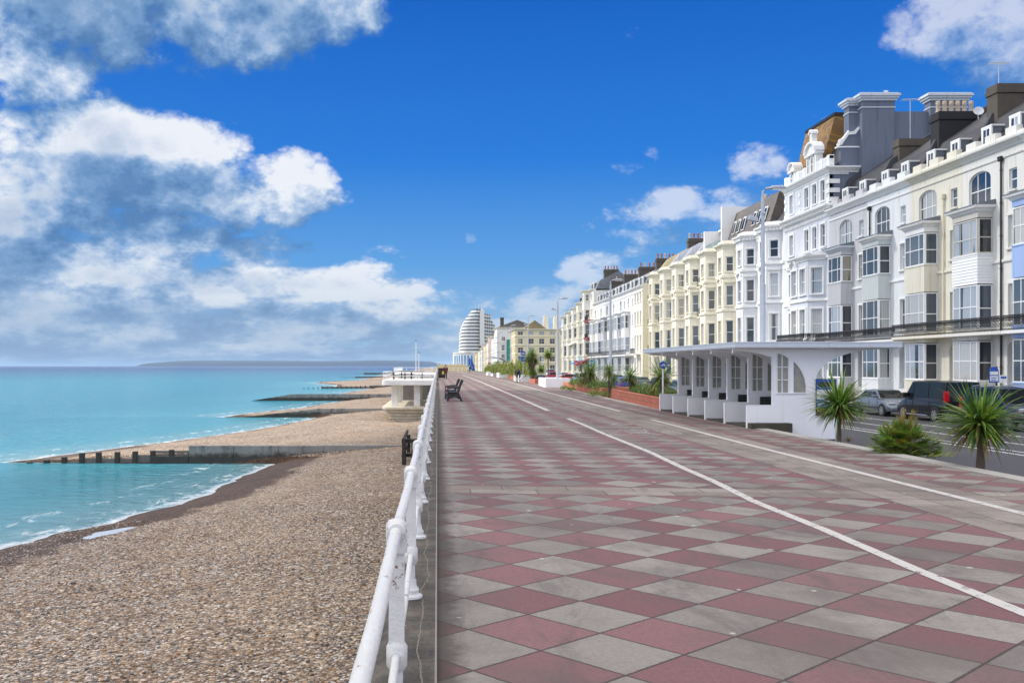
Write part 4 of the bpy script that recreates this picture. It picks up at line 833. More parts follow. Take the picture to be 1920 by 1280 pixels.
# yf now 145.1: bays end at Y=138.5
# --- plain cream end house with a blank side wall, then square bays, then stone balconies
def mid_house(label, yfar, W, wallm, trimm='white_trim', bay='white_trim', cap=14.0, kind='square', arch=True, pots=4, bal=False, roof='slate_light', awn=None, group='mid distance seafront terrace houses'):
    h = House(label, yfar, W, wallm, trimm, roof, group)
    if kind == 'square':
        wx = W-1.4; c = 2.2
        h.wall((0,0), (W,0), -1, cap, [(c-.85, c+.85, 10.95, 12.7, 'arch3'), (wx, wx+.7, 11.1, 12.4), (wx, wx+.7, 8.1, 9.9), (wx, wx+.7, 4.1, 6.2), (wx, wx+.8, .2, 3, 'arch1')])
        g = G(); L = [(.9,0), (.9,-.9), (3.5,-.9), (3.5,0)]; g.prism(L, 'z', -1, 10.3); h.sweep(L, [(-.02,10.3),(.2,10.35),(.28,10.55),(-.02,10.6)], g=g); b_ = g.build('bay', [wallm], h.root, (0,0,1))
        for (z0, z1) in ((.8,3.1), (3.9,6.4), (7.8,9.9)):
            for (p, rz, w_, st) in (((.96,-.97,z0+0), 0, 2.48, 'four'), ((3.57,-.82,z0), math.pi/2, .76, 'side')):
                f, q = win_mesh(w_, z1-z0, st, 'upvc', 'pane_bay'); o = inst('window', f, b_, p, rz); inst('pane', q, o)
        h.balcony([(0,-1.3), (W,-1.3)], 3.5, fancy=False, step=.2, slab=.2)
    elif kind == 'flat':
        ops = [(x, x+.85, a, b_) for x in (.8, W/2-.42, W-1.7) for (a, b_) in LV]
        h.wall((0,0), (W,0), -1, cap, ops)
        for o in ops: h.surround((0,0), (W,0), o, .13, .05)
        h.balcony([(W*.3,-1.0), (W*.8,-1.0)], 3.6, fancy=False)
    else:
        B = [(0,0),(.4,0),(1.1,-1.2),(3.6,-1.2),(4.3,0),(W,0)]
        for p0, p1 in zip(B, B[1:]):
            L = unit(p0, p1)[1]; ops = [] if L < 1 else [(L/2-.45, L/2+.45, a, b_) for a, b_ in (LV+([(14.9,16.2)] if cap > 16 else []))]
            h.wall(p0, p1, -1, cap, ops)
            for o in ops: h.surround(p0, p1, o, .12, .05)
        for z in (3.5, 7.3, 10.8): h.band(B, z, .15, .3)
        h.cornice(B, cap-.4, .4, .45)
    h.band([(0,0),(W,0)], 13.0, .08, .15)
    if kind != 'round': h.cornice([(0,0),(W,0)], cap-.45, .4, .42)
    h.wall((W,0), (W,11), -1, cap); h.wall((W,11), (0,11), -1, cap); h.wall((0,11), (0,0), -1, cap)
    zk = cap+1.7; h.roof.prism([(.5,cap-.3),(.5,cap),(1.3,zk),(5,cap+3.6),(10,cap)], 'x', 0, W, 0)
    for q in (.18, .58): h.dormer(W*q, .45, cap, 1.0, 1.35)
    if pots: h.chim(.4, 3.4, 6.4, cap+4.6, 'brown_render', pots, 1.0)
    if bal:
        for z in (7.4, 10.9): 
            h.balcony([(4.0,-1.2), (W,-1.2)], z, fancy=False, m='iron_black', slabm='iron_red', slab=.5)
    return h
y = 151.5
h = mid_house('plain cream corner house with a blank side wall facing the camera', y, 6.4, 'cream', kind='flat', pots=5); h.g.m = h.g.m
g = G(); g.box(6.405, .02, -1, 6.5, 11, 14.2); g.build('side_wall', 'yellowcream', h.root, (0,0,1)); h.done()
mids = [('white square bay house next to the plain cream corner house', 'whitewall'), ('white square bay house second beyond the plain cream corner house', 'greywhite'), ('white square bay house with a grey lower bay, third beyond the cream corner', 'whitewall'), ('grey square bay house in the middle of the far white row', 'lilac'), ('white square bay house second from the far end of the white row', 'whitewall'), ('cream square bay house at the far end of the white row', 'cream_light')]
for k, (lab, wm) in enumerate(mids):
    y += 6.5; h = mid_house(lab, y, 6.5, wm, pots=(0, 4, 0, 5, 0, 4)[k]); h.done()
rnds = [('tall cream house with red balconies and an ornate top storey', 'cream_light', 17.0, True), ('cream house with rounded bays left of the red balconies', 'cream', 15.0, False), ('cream bay fronted house with striped awning near the end of the row', 'cream_light', 14.4, False), ('cream bay fronted house at the far corner of the row', 'cream', 14.0, False), ('pale end house where the seafront row stops', 'whitewall', 13.4, False)]
for k, (lab, wm, cap, bl) in enumerate(rnds):
    y += 8.2; h = mid_house(lab, y, 8.2, wm, 'cream_trim', cap=cap, kind='round', pots=(5, 0, 4, 0, 3)[k], bal=bl)
    if k == 0:
        for s_, m_ in ((.6, 'awning_red'), (4.4, 'awning_red')): g = G(); g.prism([(0,3.4),(-2.2,2.5),(-2.2,2.0),(0,2.9)], 'x', s_, s_+3.4); g.build('awning', m_, h.root, (0,0,1))
    if k == 1: g = G(); g.prism([(0,3.3),(-2.4,2.4),(-2.4,2.1),(0,3.0)], 'x', 1, 6.5); g.build('awning', 'awning_blue', h.root, (0,0,1))
    if k == 2: g = G(); g.prism([(0,7.2),(-1.8,6.5),(-1.8,6.3),(0,7.0)], 'x', .4, 5); g.build('awning', 'cream_light', h.root, (0,0,1))
    h.done()
# --- cream block turned towards the camera, beyond the row
def box_block(label, x0, x1, y0, y1, ztop, wm, cols, floors, name='apartment_building', cat='building', wst='sash2', w_=1.3, hh=1.9, z0=0.4, fh=3.3, trim='cream_trim', hood=False, group=None, roofs=None):
    h = House(label, 0, x1-x0, wm, trim, 'slate_lichen', group, cat=cat, name=name); h.root.location = (x0, y0, -1); h.root.rotation_euler = (0,0,0); W = x1-x0
    ops = []
    for f in range(floors):
        for c in range(cols): cx = W*(c+.5)/cols; ops.append((cx-w_/2, cx+w_/2, z0+f*fh, z0+f*fh+hh*(1 if f < floors-1 else .7), wst))
    h.wall((0,0), (W,0), -1, ztop, ops); h.wall((W,0), (W,y1-y0), -1, ztop)
    D_ = y1-y0; n = max(1, int(D_/4)); ops2 = [(D_*(c+.5)/n-w_/2, D_*(c+.5)/n+w_/2, z0+f*fh, z0+f*fh+hh*(1 if f < floors-1 else .7), 'sash') for f in range(floors) for c in range(n)]
    h.wall((0,D_), (0,0), -1, ztop, ops2); h.wall((W,D_), (0,D_), -1, ztop)
    h.g.box(.05, .05, ztop-.3, W-.05, D_-.05, ztop-.01)
    L = [(0,D_), (0,0), (W,0)]
    for f in range(1, floors): h.band(L, z0+f*fh-.55, .15, .25)
    h.cornice(L, ztop-.5, .5, .5); return h
h = box_block('cream corner block with gabled roofs facing the camera down the street', 23.5, 46, 290, 310, 12.9, 'tanwall', 7, 5, w_=1.6, hh=1.6, z0=.4, fh=2.65)
for a in (2.5, 14): h.roof.prism([(a, 12.9), (a+3.6, 15.6), (a+7.2, 12.9)], 'y', 1, 12, 0)
for a in (9, 12.2): g = G(); g.box(a, 4, 12.6, a+1.5, 6, 16.2); g.lathe([(.3,16.2),(.3,17.3),(.2,17.3)], a+.45, 5, 8); g.lathe([(.3,16.2),(.3,17.3),(.2,17.3)], a+1.1, 5, 8); g.build('chimney', 'cream_trim', h.root, (0,0,1))
for a in (12.6, ): g = G(); g.prism([(a,0),(a+.8,-1.6),(a+4.0,-1.6),(a+4.8,0)], 'z', -1, 10.6); b_ = g.build('bay', 'tanwall', h.root, (0,0,1))
for z_ in (3.35, 6.0, 8.65):
    f, q = win_mesh(2.8, 1.5, 'four', 'upvc', 'pane'); o = inst('window', f, b_, (a+1.0, -1.68, z_-.3)); inst('pane', q, o)
h.done(['slate_lichen', 'ridge_tile', 'brown_render', 'lead', 'white_trim'])
# --- the far row along the bend
specs = [('pale seafront house under green scaffold netting', 20.5, 330, 9, 17, 'whitewall'), ('white seafront house left of the green netting', 21.0, 345, 9, 15.5, 'whitewall'), ('pale blue house in the distant seafront row', 20.6, 362, 10, 14.5, 'paleblue'), ('pink brick house in the distant seafront row', 20.0, 380, 10, 15.5, 'pinkwall'), ('white house in the distant seafront row beside the pink one', 20.2, 400, 10, 13.5, 'whitewall'), ('tall ochre house far along the seafront', 19.8, 425, 10, 13, 'ochre'), ('low white house far along the seafront', 19.6, 455, 10, 11.5, 'greywhite'), ('white and tan house nearest the ocean liner shaped flats', 19.4, 490, 10, 11, 'cream_light'), ('pale gabled house just before the ocean liner shaped flats', 19.0, 530, 10, 10.5, 'ochre')]
for k, (lab, x0, y0, w_, zt, wm) in enumerate(specs):
    zt *= .88
    h = box_block(lab, x0+k*.35, x0+w_+k*.35+4, y0, y0+14+k*2, zt, wm, 3, max(3, int((zt+1)/3.6)), 'seafront_house', 'house', 'sash', 1.3, 2.0, group='distant seafront houses')
    h.roof.prism([(0,zt),(7,zt+2.6),(14,zt)], 'y', .3, 13+k*2, 0)
    if k == 0: g = G(); g.box(3.3,-.4,3.0,6.2,-.25,10.8); g.build('netting', 'teal_net', h.root, (0,0,1))
    if k % 2 == 0: h.chim(2, 3, 5, zt+3.6, 'brown_render', 0, 1.2)
    h.done(['slate_brown', 'ridge_tile', 'brown_render', 'lead', 'white_trim'])
# --- long white flats shaped like an ocean liner
root = thing('apartment_tower', 'long white flats shaped like an ocean liner with stepped curved balconies', 'tower block', (0,0,-1))
YB, XC = 760, 31.5
def deck(hw, ext, z, hh, g, n=14, XC=31.5):
    pl = [(XC-hw, YB+60)]+[(XC-hw*math.cos(math.pi*k/n)*1.0, YB+ext-ext*math.sin(math.pi*k/n)) for k in range(n+1)]+[(XC+hw, YB+60)]
    g.prism(pl, 'z', z, z+hh)
gb, gd = G(), G(); fl = 13
for f in range(fl):
    z = 12.5+f*2.65; xl = 18.0+(0, .3, .5, .6, .6, .7, .9, 1.4, 2.2, 3.4, 5.2, 7.2, 9.0)[f]; xr = 36.5; e = 12; hw = (xr-xl)/2
    deck(hw, e, z, 1.45, gb, XC=(xl+xr)/2); deck(hw-1.0, e-1.2, z+1.45, 1.2, gd, XC=(xl+xr)/2)
gb.build('balconies', 'white_concrete', root, (0,0,1)); gd.build('glazing', 'far_glazing', root, (0,0,1))
g = G(); g.box(33.6, YB-1.5, 12, 37.2, YB+12, 45.6); g.box(30, YB+4, 45.0, 36.6, YB+14, 47.2)
for q in (30.5, 33, 35.5): g.tube([(q, YB+9, 47), (q, YB+9, 51.5)], .12, 5)
g.build('stair_tower', 'white_concrete', root, (0,0,1))
gb, gd = G(), G()
for f in range(fl-1):
    z = 11.6+f*2.65; L = 30-max(0, f-6)*4
    for k in range(7):
        a = 37.3+k*2.0
        if a > 50-max(0, f-5)*1.45: break
        gb.box(a, YB+2+k*5, z, a+1.7, YB+40+k*6, z+1.25); gb.box(a+1.5, YB+4+k*5, z+1.25, a+1.95, YB+40+k*6, z+2.65); gd.box(a+.1, YB+4+k*5, z+1.25, a+1.5, YB+40+k*6, z+2.65)
gb.build('balconies', 'white_concrete', root, (0,0,1)); gd.build('glazing', 'far_glazing', root, (0,0,1))
g = G(); deck(18.2, 20, -1, 12.8, g, 20); g.prism([(XC-18.7*math.cos(math.pi*k/20), YB+20-20.5*math.sin(math.pi*k/20)) for k in range(21)], 'z', 11.8, 12.6); g.build('podium', 'white_concrete', root, (0,0,1))
g = G()
for k in range(1, 14): a = math.pi*(k+.5)/20; cx, cy = XC-18.35*math.cos(a), YB+20-20.15*math.sin(a); tx, ty = math.sin(a), -math.cos(a); g.prism([(cx-tx*.75-.1*ty, cy-ty*.75+.1), (cx+tx*.75, cy+ty*.75), (cx+tx*.75, cy+ty*.75+.4), (cx-tx*.75, cy-ty*.75+.4)], 'z', 1.2, 10.2)
g.build('window', 'car_lightblue', root, (0,0,1))

# ------------------------------------------------------------------ seafront shelter
root = thing('seafront_shelter', 'long white concrete seafront shelter with open bays and a flat cantilevered roof', 'shelter', (8.5, 26.3, 0))
def Q(g, nm, mat, bevel=0, smooth=False, par=None): return g.build(nm, mat, par or root, (-8.5, -26.3, 0), bevel=bevel, smooth=smooth)
YS = [26.3+2.06*k for k in range(6)]
def arc(cx, cz, rx, rz, a0, a1, n=10): return [(cx+rx*math.cos(a0+(a1-a0)*k/n), cz+rz*math.sin(a0+(a1-a0)*k/n)) for k in range(n+1)]
def partition(yc, end=False):
    t_ = .11; g = G(); y0, y1 = yc, yc+t_
    # outline pieces butt together: low front wall, post, spandrels round the lights, road-side wall with the quarter arch
    g.prism([(8.5,.0 if not end else -.3),(9.2,.0 if not end else -.3),(9.2,.62),(8.5,.62)], 'y', y0, y1)
    g.prism([(9.2,-.3),(9.30,-.3),(9.30,2.16),(9.2,2.16)], 'y', y0, y1)
    g.prism([(9.30,-.3),(10.9,-.3),(10.9,.97),(9.30,.97)], 'y', y0, y1)
    g.prism([(9.62,.97),(9.76,.97),(9.76,1.83),(9.62,1.90)], 'y', y0, y1)
    up = [(9.30,2.04),(9.40,2.03),(9.52,1.98),(9.62,1.90),(9.76,1.83),(9.88,1.70),(9.98,1.55),(10.06,1.36),(10.10,1.15),(10.10,.97)]
    for a_, b2 in zip(up[:-1], up[1:]): 
        if a_[0] < b2[0]: g.prism([a_, b2, (b2[0],2.16), (a_[0],2.16)], 'y', y0, y1)
    # right part: wall to quarter arch
    ra = arc(12.20, 1.33, 1.82, .83, math.pi, math.pi/2, 12)   # from (10.38,1.33) up to (12.2,2.16)
    g.prism([(10.10,.97),(10.38,.97),(10.38,1.33),(10.38,2.16),(10.10,2.16)], 'y', y0, y1)
    for a_, b2 in zip(ra, ra[1:]): g.prism([a_, b2, (b2[0],2.17), (a_[0],2.17)], 'y', y0, y1)
    g.prism([(10.38,.97),(10.9,.97),(10.9,1.33),(10.38,1.33)], 'y', y0, y1)
    fa = [(8.12,2.11),(8.4,2.10),(8.75,2.06),(9.05,1.98),(9.2,1.93)]
    for a_, b2 in zip(fa, fa[1:]): g.prism([a_, b2, (b2[0],2.168), (a_[0],2.168)], 'y', y0+.005, y1-.005)
    p = Q(g, 'partition_wall', 'shelter_white')
    g = G(); g.box(8.488, y0-.006, 0 if not end else -.02, 8.50, y1+.006, .628); g.box(8.488, y0-.006, .62, 9.2, y1+.006, .632); g.box(9.188, y0-.006, .632, 9.20, y1+.006, 1.93); Q(g, 'edge_strip', 'shelter_edge', par=None)
    g = G(); g.box(9.32, y0+.04, .97, 9.34, y0+.08, 2.03)
    for zz in (1.32, 1.67): g.box(9.31, y0+.035, zz-.012, 9.62, y0+.085, zz+.012)
    g.box(9.448, y0+.035, .97, 9.472, y0+.085, 2.0); g.box(9.27, y0-.03, .94, 10.14, y0+.02, .968)
    for a_, b2 in zip(up[:-1], up[1:]): g.prism([(a_[0],a_[1]+.002),(b2[0],b2[1]+.002),(b2[0]+.018,b2[1]+.03),(a_[0]+.018,a_[1]+.03)], 'y', y0-.012, y0-.0005)
    w_ = Q(g, 'window', 'shelter_edge'); 
    g = G(); g.prism([(9.31,.97),(9.62,.97),(9.62,1.91),(9.52,1.985),(9.40,2.035),(9.31,2.045)], 'y', y0+.055, y0+.062); g.prism([(9.76,.97),(10.10,.97),(10.10,1.15),(10.06,1.37),(9.98,1.56),(9.88,1.71),(9.76,1.84)], 'y', y0+.055, y0+.062)
    q_ = g.build('pane', 'shelter_glass', w_)
    return p
for k, yc in enumerate(YS): partition(yc, k == 0)
for k in range(5):
    ya, yb = YS[k]+.11, YS[k+1]; g = G(); xw = 10.16
    g.box(xw, ya+.002, -.2, xw+.08, yb-.002, .95); g.box(xw, ya+.002, 1.95, xw+.08, yb-.002, 2.17); g.box(xw, ya+.002, .95, xw+.08, ya+.15, 1.95); g.box(xw, yb-.15, .95, xw+.08, yb-.002, 1.95); Q(g, 'back_wall', 'shelter_white')
    g = G(); n_ = 4; 
    for q in range(n_+1): a = ya+.15+(yb-ya-.30)*q/n_; g.box(xw+.02, a-.015, .95, xw+.06, a+.015, 1.95)
    for zz in (.965, 1.28, 1.62, 1.935): g.box(xw+.015, ya+.15, zz-.013, xw+.065, yb-.15, zz+.013)
    w_ = Q(g, 'window', 'shelter_edge'); g = G(); g.box(xw+.038, ya+.15, .95, xw+.044, yb-.15, 1.95); g.build('pane', 'shelter_glass', w_)
    g = G()   # bench, dark slats on a curved back
    for q in range(6): g.box(9.45, yb-.60+q*.072, .44, 10.12, yb-.54+q*.072, .475)
    for q in range(4): z_ = .50+q*.075; y_ = yb-.17+.018*q; o_ = .03*q/5; g.box(9.48+o_, y_, z_, 10.12, y_+.03, z_+.072)
    for x__ in (9.52, 10.0): g.box(x__, yb-.58, .05, x__+.06, yb-.53, .44); g.box(x__, yb-.14, .05, x__+.06, yb-.09, .52); g.box(x__, yb-.53, .40, x__+.06, yb-.14, .438)
    b_ = Q(g, 'bench', 'dark_slat')
    g = G(); g.box(8.52, ya-.10, -.25, 10.16, yb, .05); Q(g, 'floor_slab', 'plinth')
g = G(); g.box(8.56, 26.3+10.42, -.25, 10.2, 26.3+10.60, .03); Q(g, 'floor_slab', 'plinth')
g = G(); g.box(8.50, 25.98, -.4, 9.62, 26.295, .15); Q(g, 'step', 'plinth', .02)
g = G(); g.prism([(8.1,2.172),(12.4,2.172),(12.4,2.20),(8.1,2.20)], 'y', 25.9, 37.3); Q(g, 'ceiling', 'shelter_white')
g = G(); g.box(8.0, 25.8, 2.2, 12.5, 37.4, 2.33); g.box(7.99, 25.79, 2.315, 12.51, 37.41, 2.352); Q(g, 'roof', 'roof_fascia', .006)
for k in range(6): g = G(); yc = YS[k]; g.box(8.10, yc, 2.06, 8.118, yc+.11, 2.168); Q(g, 'edge_strip', 'shelter_edge')
g = G(); g.box(10.96, 26.42, -1, 11.02, 36.7, 1.33); Q(g, 'road_side_wall', 'shelter_white')
# poster board on the end wall
root_p = thing('poster_board', 'blue white and orange poster board on the end wall of the shelter', 'poster', (10.36, 26.29, .35))
g = G(); g.box(0, -.03, 0, .56, -.003, 1.0); g.build('board', 'car_navy', root_p)
g = G(); g.box(.015, -.034, .70, .545, -.0315, .985, 0); g.box(.015, -.034, .44, .545, -.0315, .70, 1); g.box(.015, -.034, .20, .545, -.0315, .44, 0); g.box(.015, -.034, .10, .545, -.0315, .20, 2)
for k in range(7): g.prism([(.04+k*.07,.11),(.085+k*.07,.11),(.075+k*.07,.17+.02*(k%3)),(.05+k*.07,.16+.02*((k+1)%3))], 'y', -.037, -.0345, 3)
g.prism([(.05,.76),(.50,.80),(.50,.93),(.05,.90)], 'y', -.037, -.0345, 2); g.prism([(.05,.24),(.3,.38),(.5,.26),(.5,.30),(.3,.42),(.05,.29)], 'y', -.037, -.0345, 1)
g.build('poster', ['sign_blue', 'sign_white', 'pipe_black', 'yellow'], root_p)
# ------------------------------------------------------------------ seafront railing
root = thing('seafront_railing', 'long white painted iron railing with ball jointed posts along the sea wall', 'railing', (-.19, 2.1, .03))
def lump(p, a=.004, s=22): v = mnoise.noise_vector(Vector(p)*s); return (p[0]+v.x*a, p[1]+v.y*a, p[2]+v.z*a)
RT, RM = .90, .315
def post_mesh(seed):
    g = G()
    g.lathe([(.072,0),(.085,.012),(.082,.03),(.055,.042),(.060,.07),(.042,.095),(.036,.14)], n=14)
    g.tube([(0,0,.14),(0,0,RM-.06)], [.030,.030], 12); g.lathe([(.036,RM-.065),(.049,RM-.045),(.050,RM+.045),(.036,RM+.065)], n=14)
    g.prism([(-.036,-.027),(.036,-.027),(.036,.027),(-.036,.027)], 'z', RM+.06, RT-.05); g.lathe([(.05,RT-.10),(.048,RT-.06),(.050,RT-.02),(.048,RT+.028),(.036,RT+.048),(.016,RT+.055)], n=14)
    for (z_, r, hw) in ((RT, .045, .07), (RM, .036, .05)): g.tube([(0,-hw,z_),(0,-hw+.015,z_),(0,hw-.015,z_),(0,hw,z_)], [r*.9, r, r, r*.9], 14)
    g.v = [lump((p[0], p[1], p[2]+seed)) for p in g.v]; g.v = [(p[0], p[1], p[2]-seed) for p in g.v]
    return g.mesh('post', 'rail_paint', smooth=True)
m, t, b = newmat('rail_paint'); P = t.n('ShaderNodeNewGeometry').outputs['Position']
n = t.noise(P, 16, 6, .75); rust = t.ramp01(n, .595, .66); drips = t.ramp01(t.noise(t.map(P, (30, 30, 5)), 1, 5, .7), .64, .76)
c = t.mix(t.m('MULTIPLY', t.noise(P, 5, 6, .7), .5), (.85,.85,.83), (.62,.60,.56)); c = t.mix(t.m('MULTIPLY', drips, .35), c, (.45,.30,.16)); c = t.mix(rust, c, (.26,.10,.03))
t.put(b.inputs['Base Color'], c); b.inputs['Roughness'].default_value = .32; t.put(b.inputs['Normal'], t.bump(t.m('ADD', t.noise(P, 34, 5, .8), t.noise(P, 9, 3)), .8, .014))
pms = [post_mesh(s_) for s_ in (0, 7.3, 13.1, 21.7)]
RY = [2.1+2.4*k for k in range(100)]
for k, y in enumerate(RY): inst('post', pms[k % 4], root, (0, y-2.1, 0), 0 if k % 2 else math.pi)
for z_, r, nm in ((RT, .027, 'top_rail'), (RM, .019, 'middle_rail')):
    g = G(); y = -9.0; pts = []
    while y < 248: pts.append((.006*mnoise.noise(Vector((y*.6, z_, 0))), y, z_+.012*mnoise.noise(Vector((y*.45, 4+z_, 0)))-.010*math.sin(math.pi*(((y)/2.4) % 1)))); y += .3 if y < 30 else .8
    g.tube(pts, [r*(1+.06*mnoise.noise(Vector((p[1]*3, 2, 0)))) for p in pts], 14, cap=False); g.build(nm, 'rail_paint', root, smooth=2)
# ------------------------------------------------------------------ groynes
def groyne(label, y, xa, top=-2.5, slope=None, steps=(), posts=(), boards=(), thick=.42, grp='groynes along the beach', postz=-2.55):
    root = thing('groyne', label, 'groyne', (xa, y, SEA), group=grp); L = lambda g, nm, mat, **k: g.build(nm, mat, root, (-xa, -y, -SEA), **k)
    g = G(); k = xa; 
    if slope is not None: g.prism([(slope, SEA-.4), (slope, SEA+.02), (xa, top), (xa, SEA-.9)], 'y', y-thick/2, y+thick/2)
    x = xa; rr = random.Random(int(y)); w_ = 2.4
    while x < -1.2: x1 = min(x+w_, -1.05); q = .02*rr.random(); g.prism([(x+.008, SEA-.9), (x1-.008, SEA-.9), (x1-.008, top+q), (x+.008, top+q)], 'y', y-thick/2+.01*rr.random(), y+thick/2); x = x1
    for (x0, x1, zt) in steps: g.box(x0, y-thick/2-.03, SEA-.9, x1-.004, y+thick/2, zt)
    if g.v: L(g, 'concrete_wall', 'groyne_concrete', bevel=.015)
    for k, (px_, zt) in enumerate(posts): g = G(); g.box(px_-.12, y-.17, SEA-.5, px_+.12, y+.12, zt); L(g, 'post', 'wood_dark', bevel=.02)
    for (x0, x1, z0, z1) in boards: g = G(); g.box(x0, y-.02, z0, x1, y+.06, z1-.02); L(g, 'board', 'wood_grey', bevel=.01)
    return root
pz = [(-21.85,-3.42),(-20.95,-3.32),(-20.0,-3.17),(-19.05,-2.95),(-18.15,-2.92),(-17.15,-2.90),(-16.2,-2.87),(-15.25,-2.83),(-14.25,-2.78)]
groyne('nearest concrete groyne ending in a row of dark timber posts', 51.5, -13.3, -2.56, steps=[(-15.3,-13.3,-3.12),(-17.0,-15.3,-3.46)], posts=pz, boards=[(-20,-19.05,-3.7,-3.40),(-19.05,-18.15,-3.7,-3.22),(-18.15,-17.15,-3.7,-3.24),(-17.15,-16.2,-3.7,-3.24),(-16.2,-15.3,-3.7,-3.04),(-15.3,-13.35,-3.1,-2.99),(-15.3,-13.35,-2.96,-2.82)])
groyne('second concrete groyne sloping down into the sea', 97.5, -12.2, -2.62, slope=-19.6)
groyne('third concrete groyne, the tallest one seen across the water', 144, -21.8, -2.5, slope=-27.8, thick=.5)
groyne('weathered timber and concrete groyne with small posts beyond the third', 223, -15.5, -2.75, posts=[(-31+k*1.1, -3.32+k*.035) for k in range(15)], boards=[(-27,-15.6,-3.7,-3.05)])
groyne('low timber groyne with widely spaced posts near the sand spit', 315, -14, -2.8, posts=[(-38+k*1.5, -3.1+k*.03) for k in range(16)], boards=[(-34,-14,-3.7,-3.2)])
groyne('far dark timber groyne of closely set posts', 420, -12, -2.6, posts=[(-42+k*1.0, -3.1+k*.025) for k in range(30)], boards=[(-36,-12,-3.6,-2.9)])
groyne('farthest dark timber groyne near the horizon', 600, -16, -2.2, posts=[(-52+k*1.5, -2.9+k*.03) for k in range(24)], boards=[(-46,-16,-3.6,-2.5)])
root = thing('timber_frame', 'dark old timber frame standing against the sea wall by the nearest groyne', 'timber frame', (-1.45, 41, -3))
for (x_, y_, zt) in ((-1.42, 41.0, -1.38), (-1.02, 41.0, -1.42), (-1.42, 47.5, -1.7)): g = G(); g.box(x_-.09, y_-.11, -3, x_+.09, y_+.11, zt); g.build('post', 'wood_dark', root, (1.45,-41,3), bevel=.015)
for z_ in (-1.58, -2.2): g = G(); g.box(-1.40, 41.12, z_, -.7, 41.24, z_+.16); g.box(-1.53, 40.9, z_-.01, -1.43, 47.6, z_+.13); g.build('beam', 'wood_dark', root, (1.45,-41,3), bevel=.01)
# ------------------------------------------------------------------ viewing platform
root = thing('viewing_platform', 'white concrete viewing platform on columns standing on the beach', 'platform', (-2.6, 82, -3)); Lp = lambda g, nm, mat, **k: g.build(nm, mat, root, (2.6,-82,3), **k)
def rnd(x0, y0, x1, y1, r, n=6): return [(x1,y0),(x1,y1),(x0,y1)]+[(x0+r-r*math.cos(math.pi/2*k/n), y0+r-r*math.sin(math.pi/2*k/n)) for k in range(n+1)]
g = G(); g.prism(rnd(-4.75,82,-.37,97,.5), 'z', .06, .48); Lp(g, 'deck', 'white_concrete', bevel=.02)
for (x_, y_) in ((-3.7,83.2),(-1.75,83.2),(-3.7,92),(-1.75,92),(-3.7,96),(-1.75,96)): g = G(); g.box(x_-.27, y_-.25, -2.2, x_+.27, y_+.25, .055); Lp(g, 'column', 'white_concrete', bevel=.02)
g = G(); g.prism(rnd(-4.75,81.6,-.38,97,1.0), 'z', -2.02, -1.76); Lp(g, 'parapet', 'base_concrete', bevel=.06)
g = G(); 
for (z0, z1, a) in ((-2.3,-2.02,.28),(-2.6,-2.3,.50),(-2.85,-2.6,.62)): g.prism(rnd(-4.75+a,81.6+a,-.38,97-a,.9), 'z', z0, z1)
g.prism(rnd(-4.05,82.3,-.38,96.5,.8), 'z', -3.9, -2.85); Lp(g, 'base', 'base_concrete', bevel=.05)
g = G(); RL = [(-.6,82.12),(-4.3,82.12),(-4.65,82.5),(-4.65,96.8)]
for p0, p1 in zip(RL, RL[1:]):
    for z_ in (1.20, .86): g.tube([(*p0, z_), (*p1, z_)], .024, 6)
    L_ = math.dist(p0, p1); n = max(1, int(L_/2.4))
    for k in range(n+1): g.tube([(p0[0]+(p1[0]-p0[0])*k/n, p0[1]+(p1[1]-p0[1])*k/n, .46), (p0[0]+(p1[0]-p0[0])*k/n, p0[1]+(p1[1]-p0[1])*k/n, 1.21)], .024, 6)
Lp(g, 'railing', 'white_paint')
root = thing('viewing_platform', 'farther white railed platform beside the flagpoles', 'platform', (-3, 112, .1)); g = G(); g.box(-5.2,112,.4,-.37,140,.75); g.build('deck', 'white_concrete', root, (3,-112,-.1)); g = G(); g.box(-4.6,113,-3.4,-.4,139,.4); g.build('base', 'seawall', root, (3,-112,-.1))
g = G()
for p0, p1 in (((-.6,112.1),(-5.1,112.1)),((-5.1,112.1),(-5.1,139.9))):
    for z_ in (1.5, 1.15): g.tube([(*p0, z_), (*p1, z_)], .035, 6)
    n = int(math.dist(p0, p1)/1.4)
    for k in range(n+1): g.tube([(p0[0]+(p1[0]-p0[0])*k/n, p0[1]+(p1[1]-p0[1])*k/n, .7), (p0[0]+(p1[0]-p0[0])*k/n, p0[1]+(p1[1]-p0[1])*k/n, 1.5)], .03, 6)
g.build('railing', 'white_paint', root, (3,-112,-.1))
def table(x, y, label):
    r_ = thing('picnic_table', label, 'picnic table', (x, y, .48), group='picnic tables on the viewing platform'); g = G(); g.box(-.75,-.35,.70,.75,.35,.75); g.build('table_top', 'wood_dark', r_)
    for s_ in (-1, 1): g = G(); g.box(-.75, s_*.72-.13, .42, .75, s_*.72+.13, .46); g.build('seat', 'wood_dark', r_)
    g = G()
    for q in (-.5, .5): g.box(q-.04,-.8,.36,q+.04,.8,.415); g.prism([(-.6,0),(-.5,0),(-.1,.70),(-.2,.70)], 'x', q-.04, q+.03); g.prism([(.6,0),(.5,0),(.1,.70),(.2,.70)], 'x', q-.035, q+.04)
    g.build('frame', 'wood_dark', r_)
table(-3.4, 86, 'dark picnic table at the seaward side of the white platform'); table(-1.9, 88, 'dark picnic table near the promenade side of the white platform'); table(-3.0, 94, 'dark picnic table at the back of the white platform')
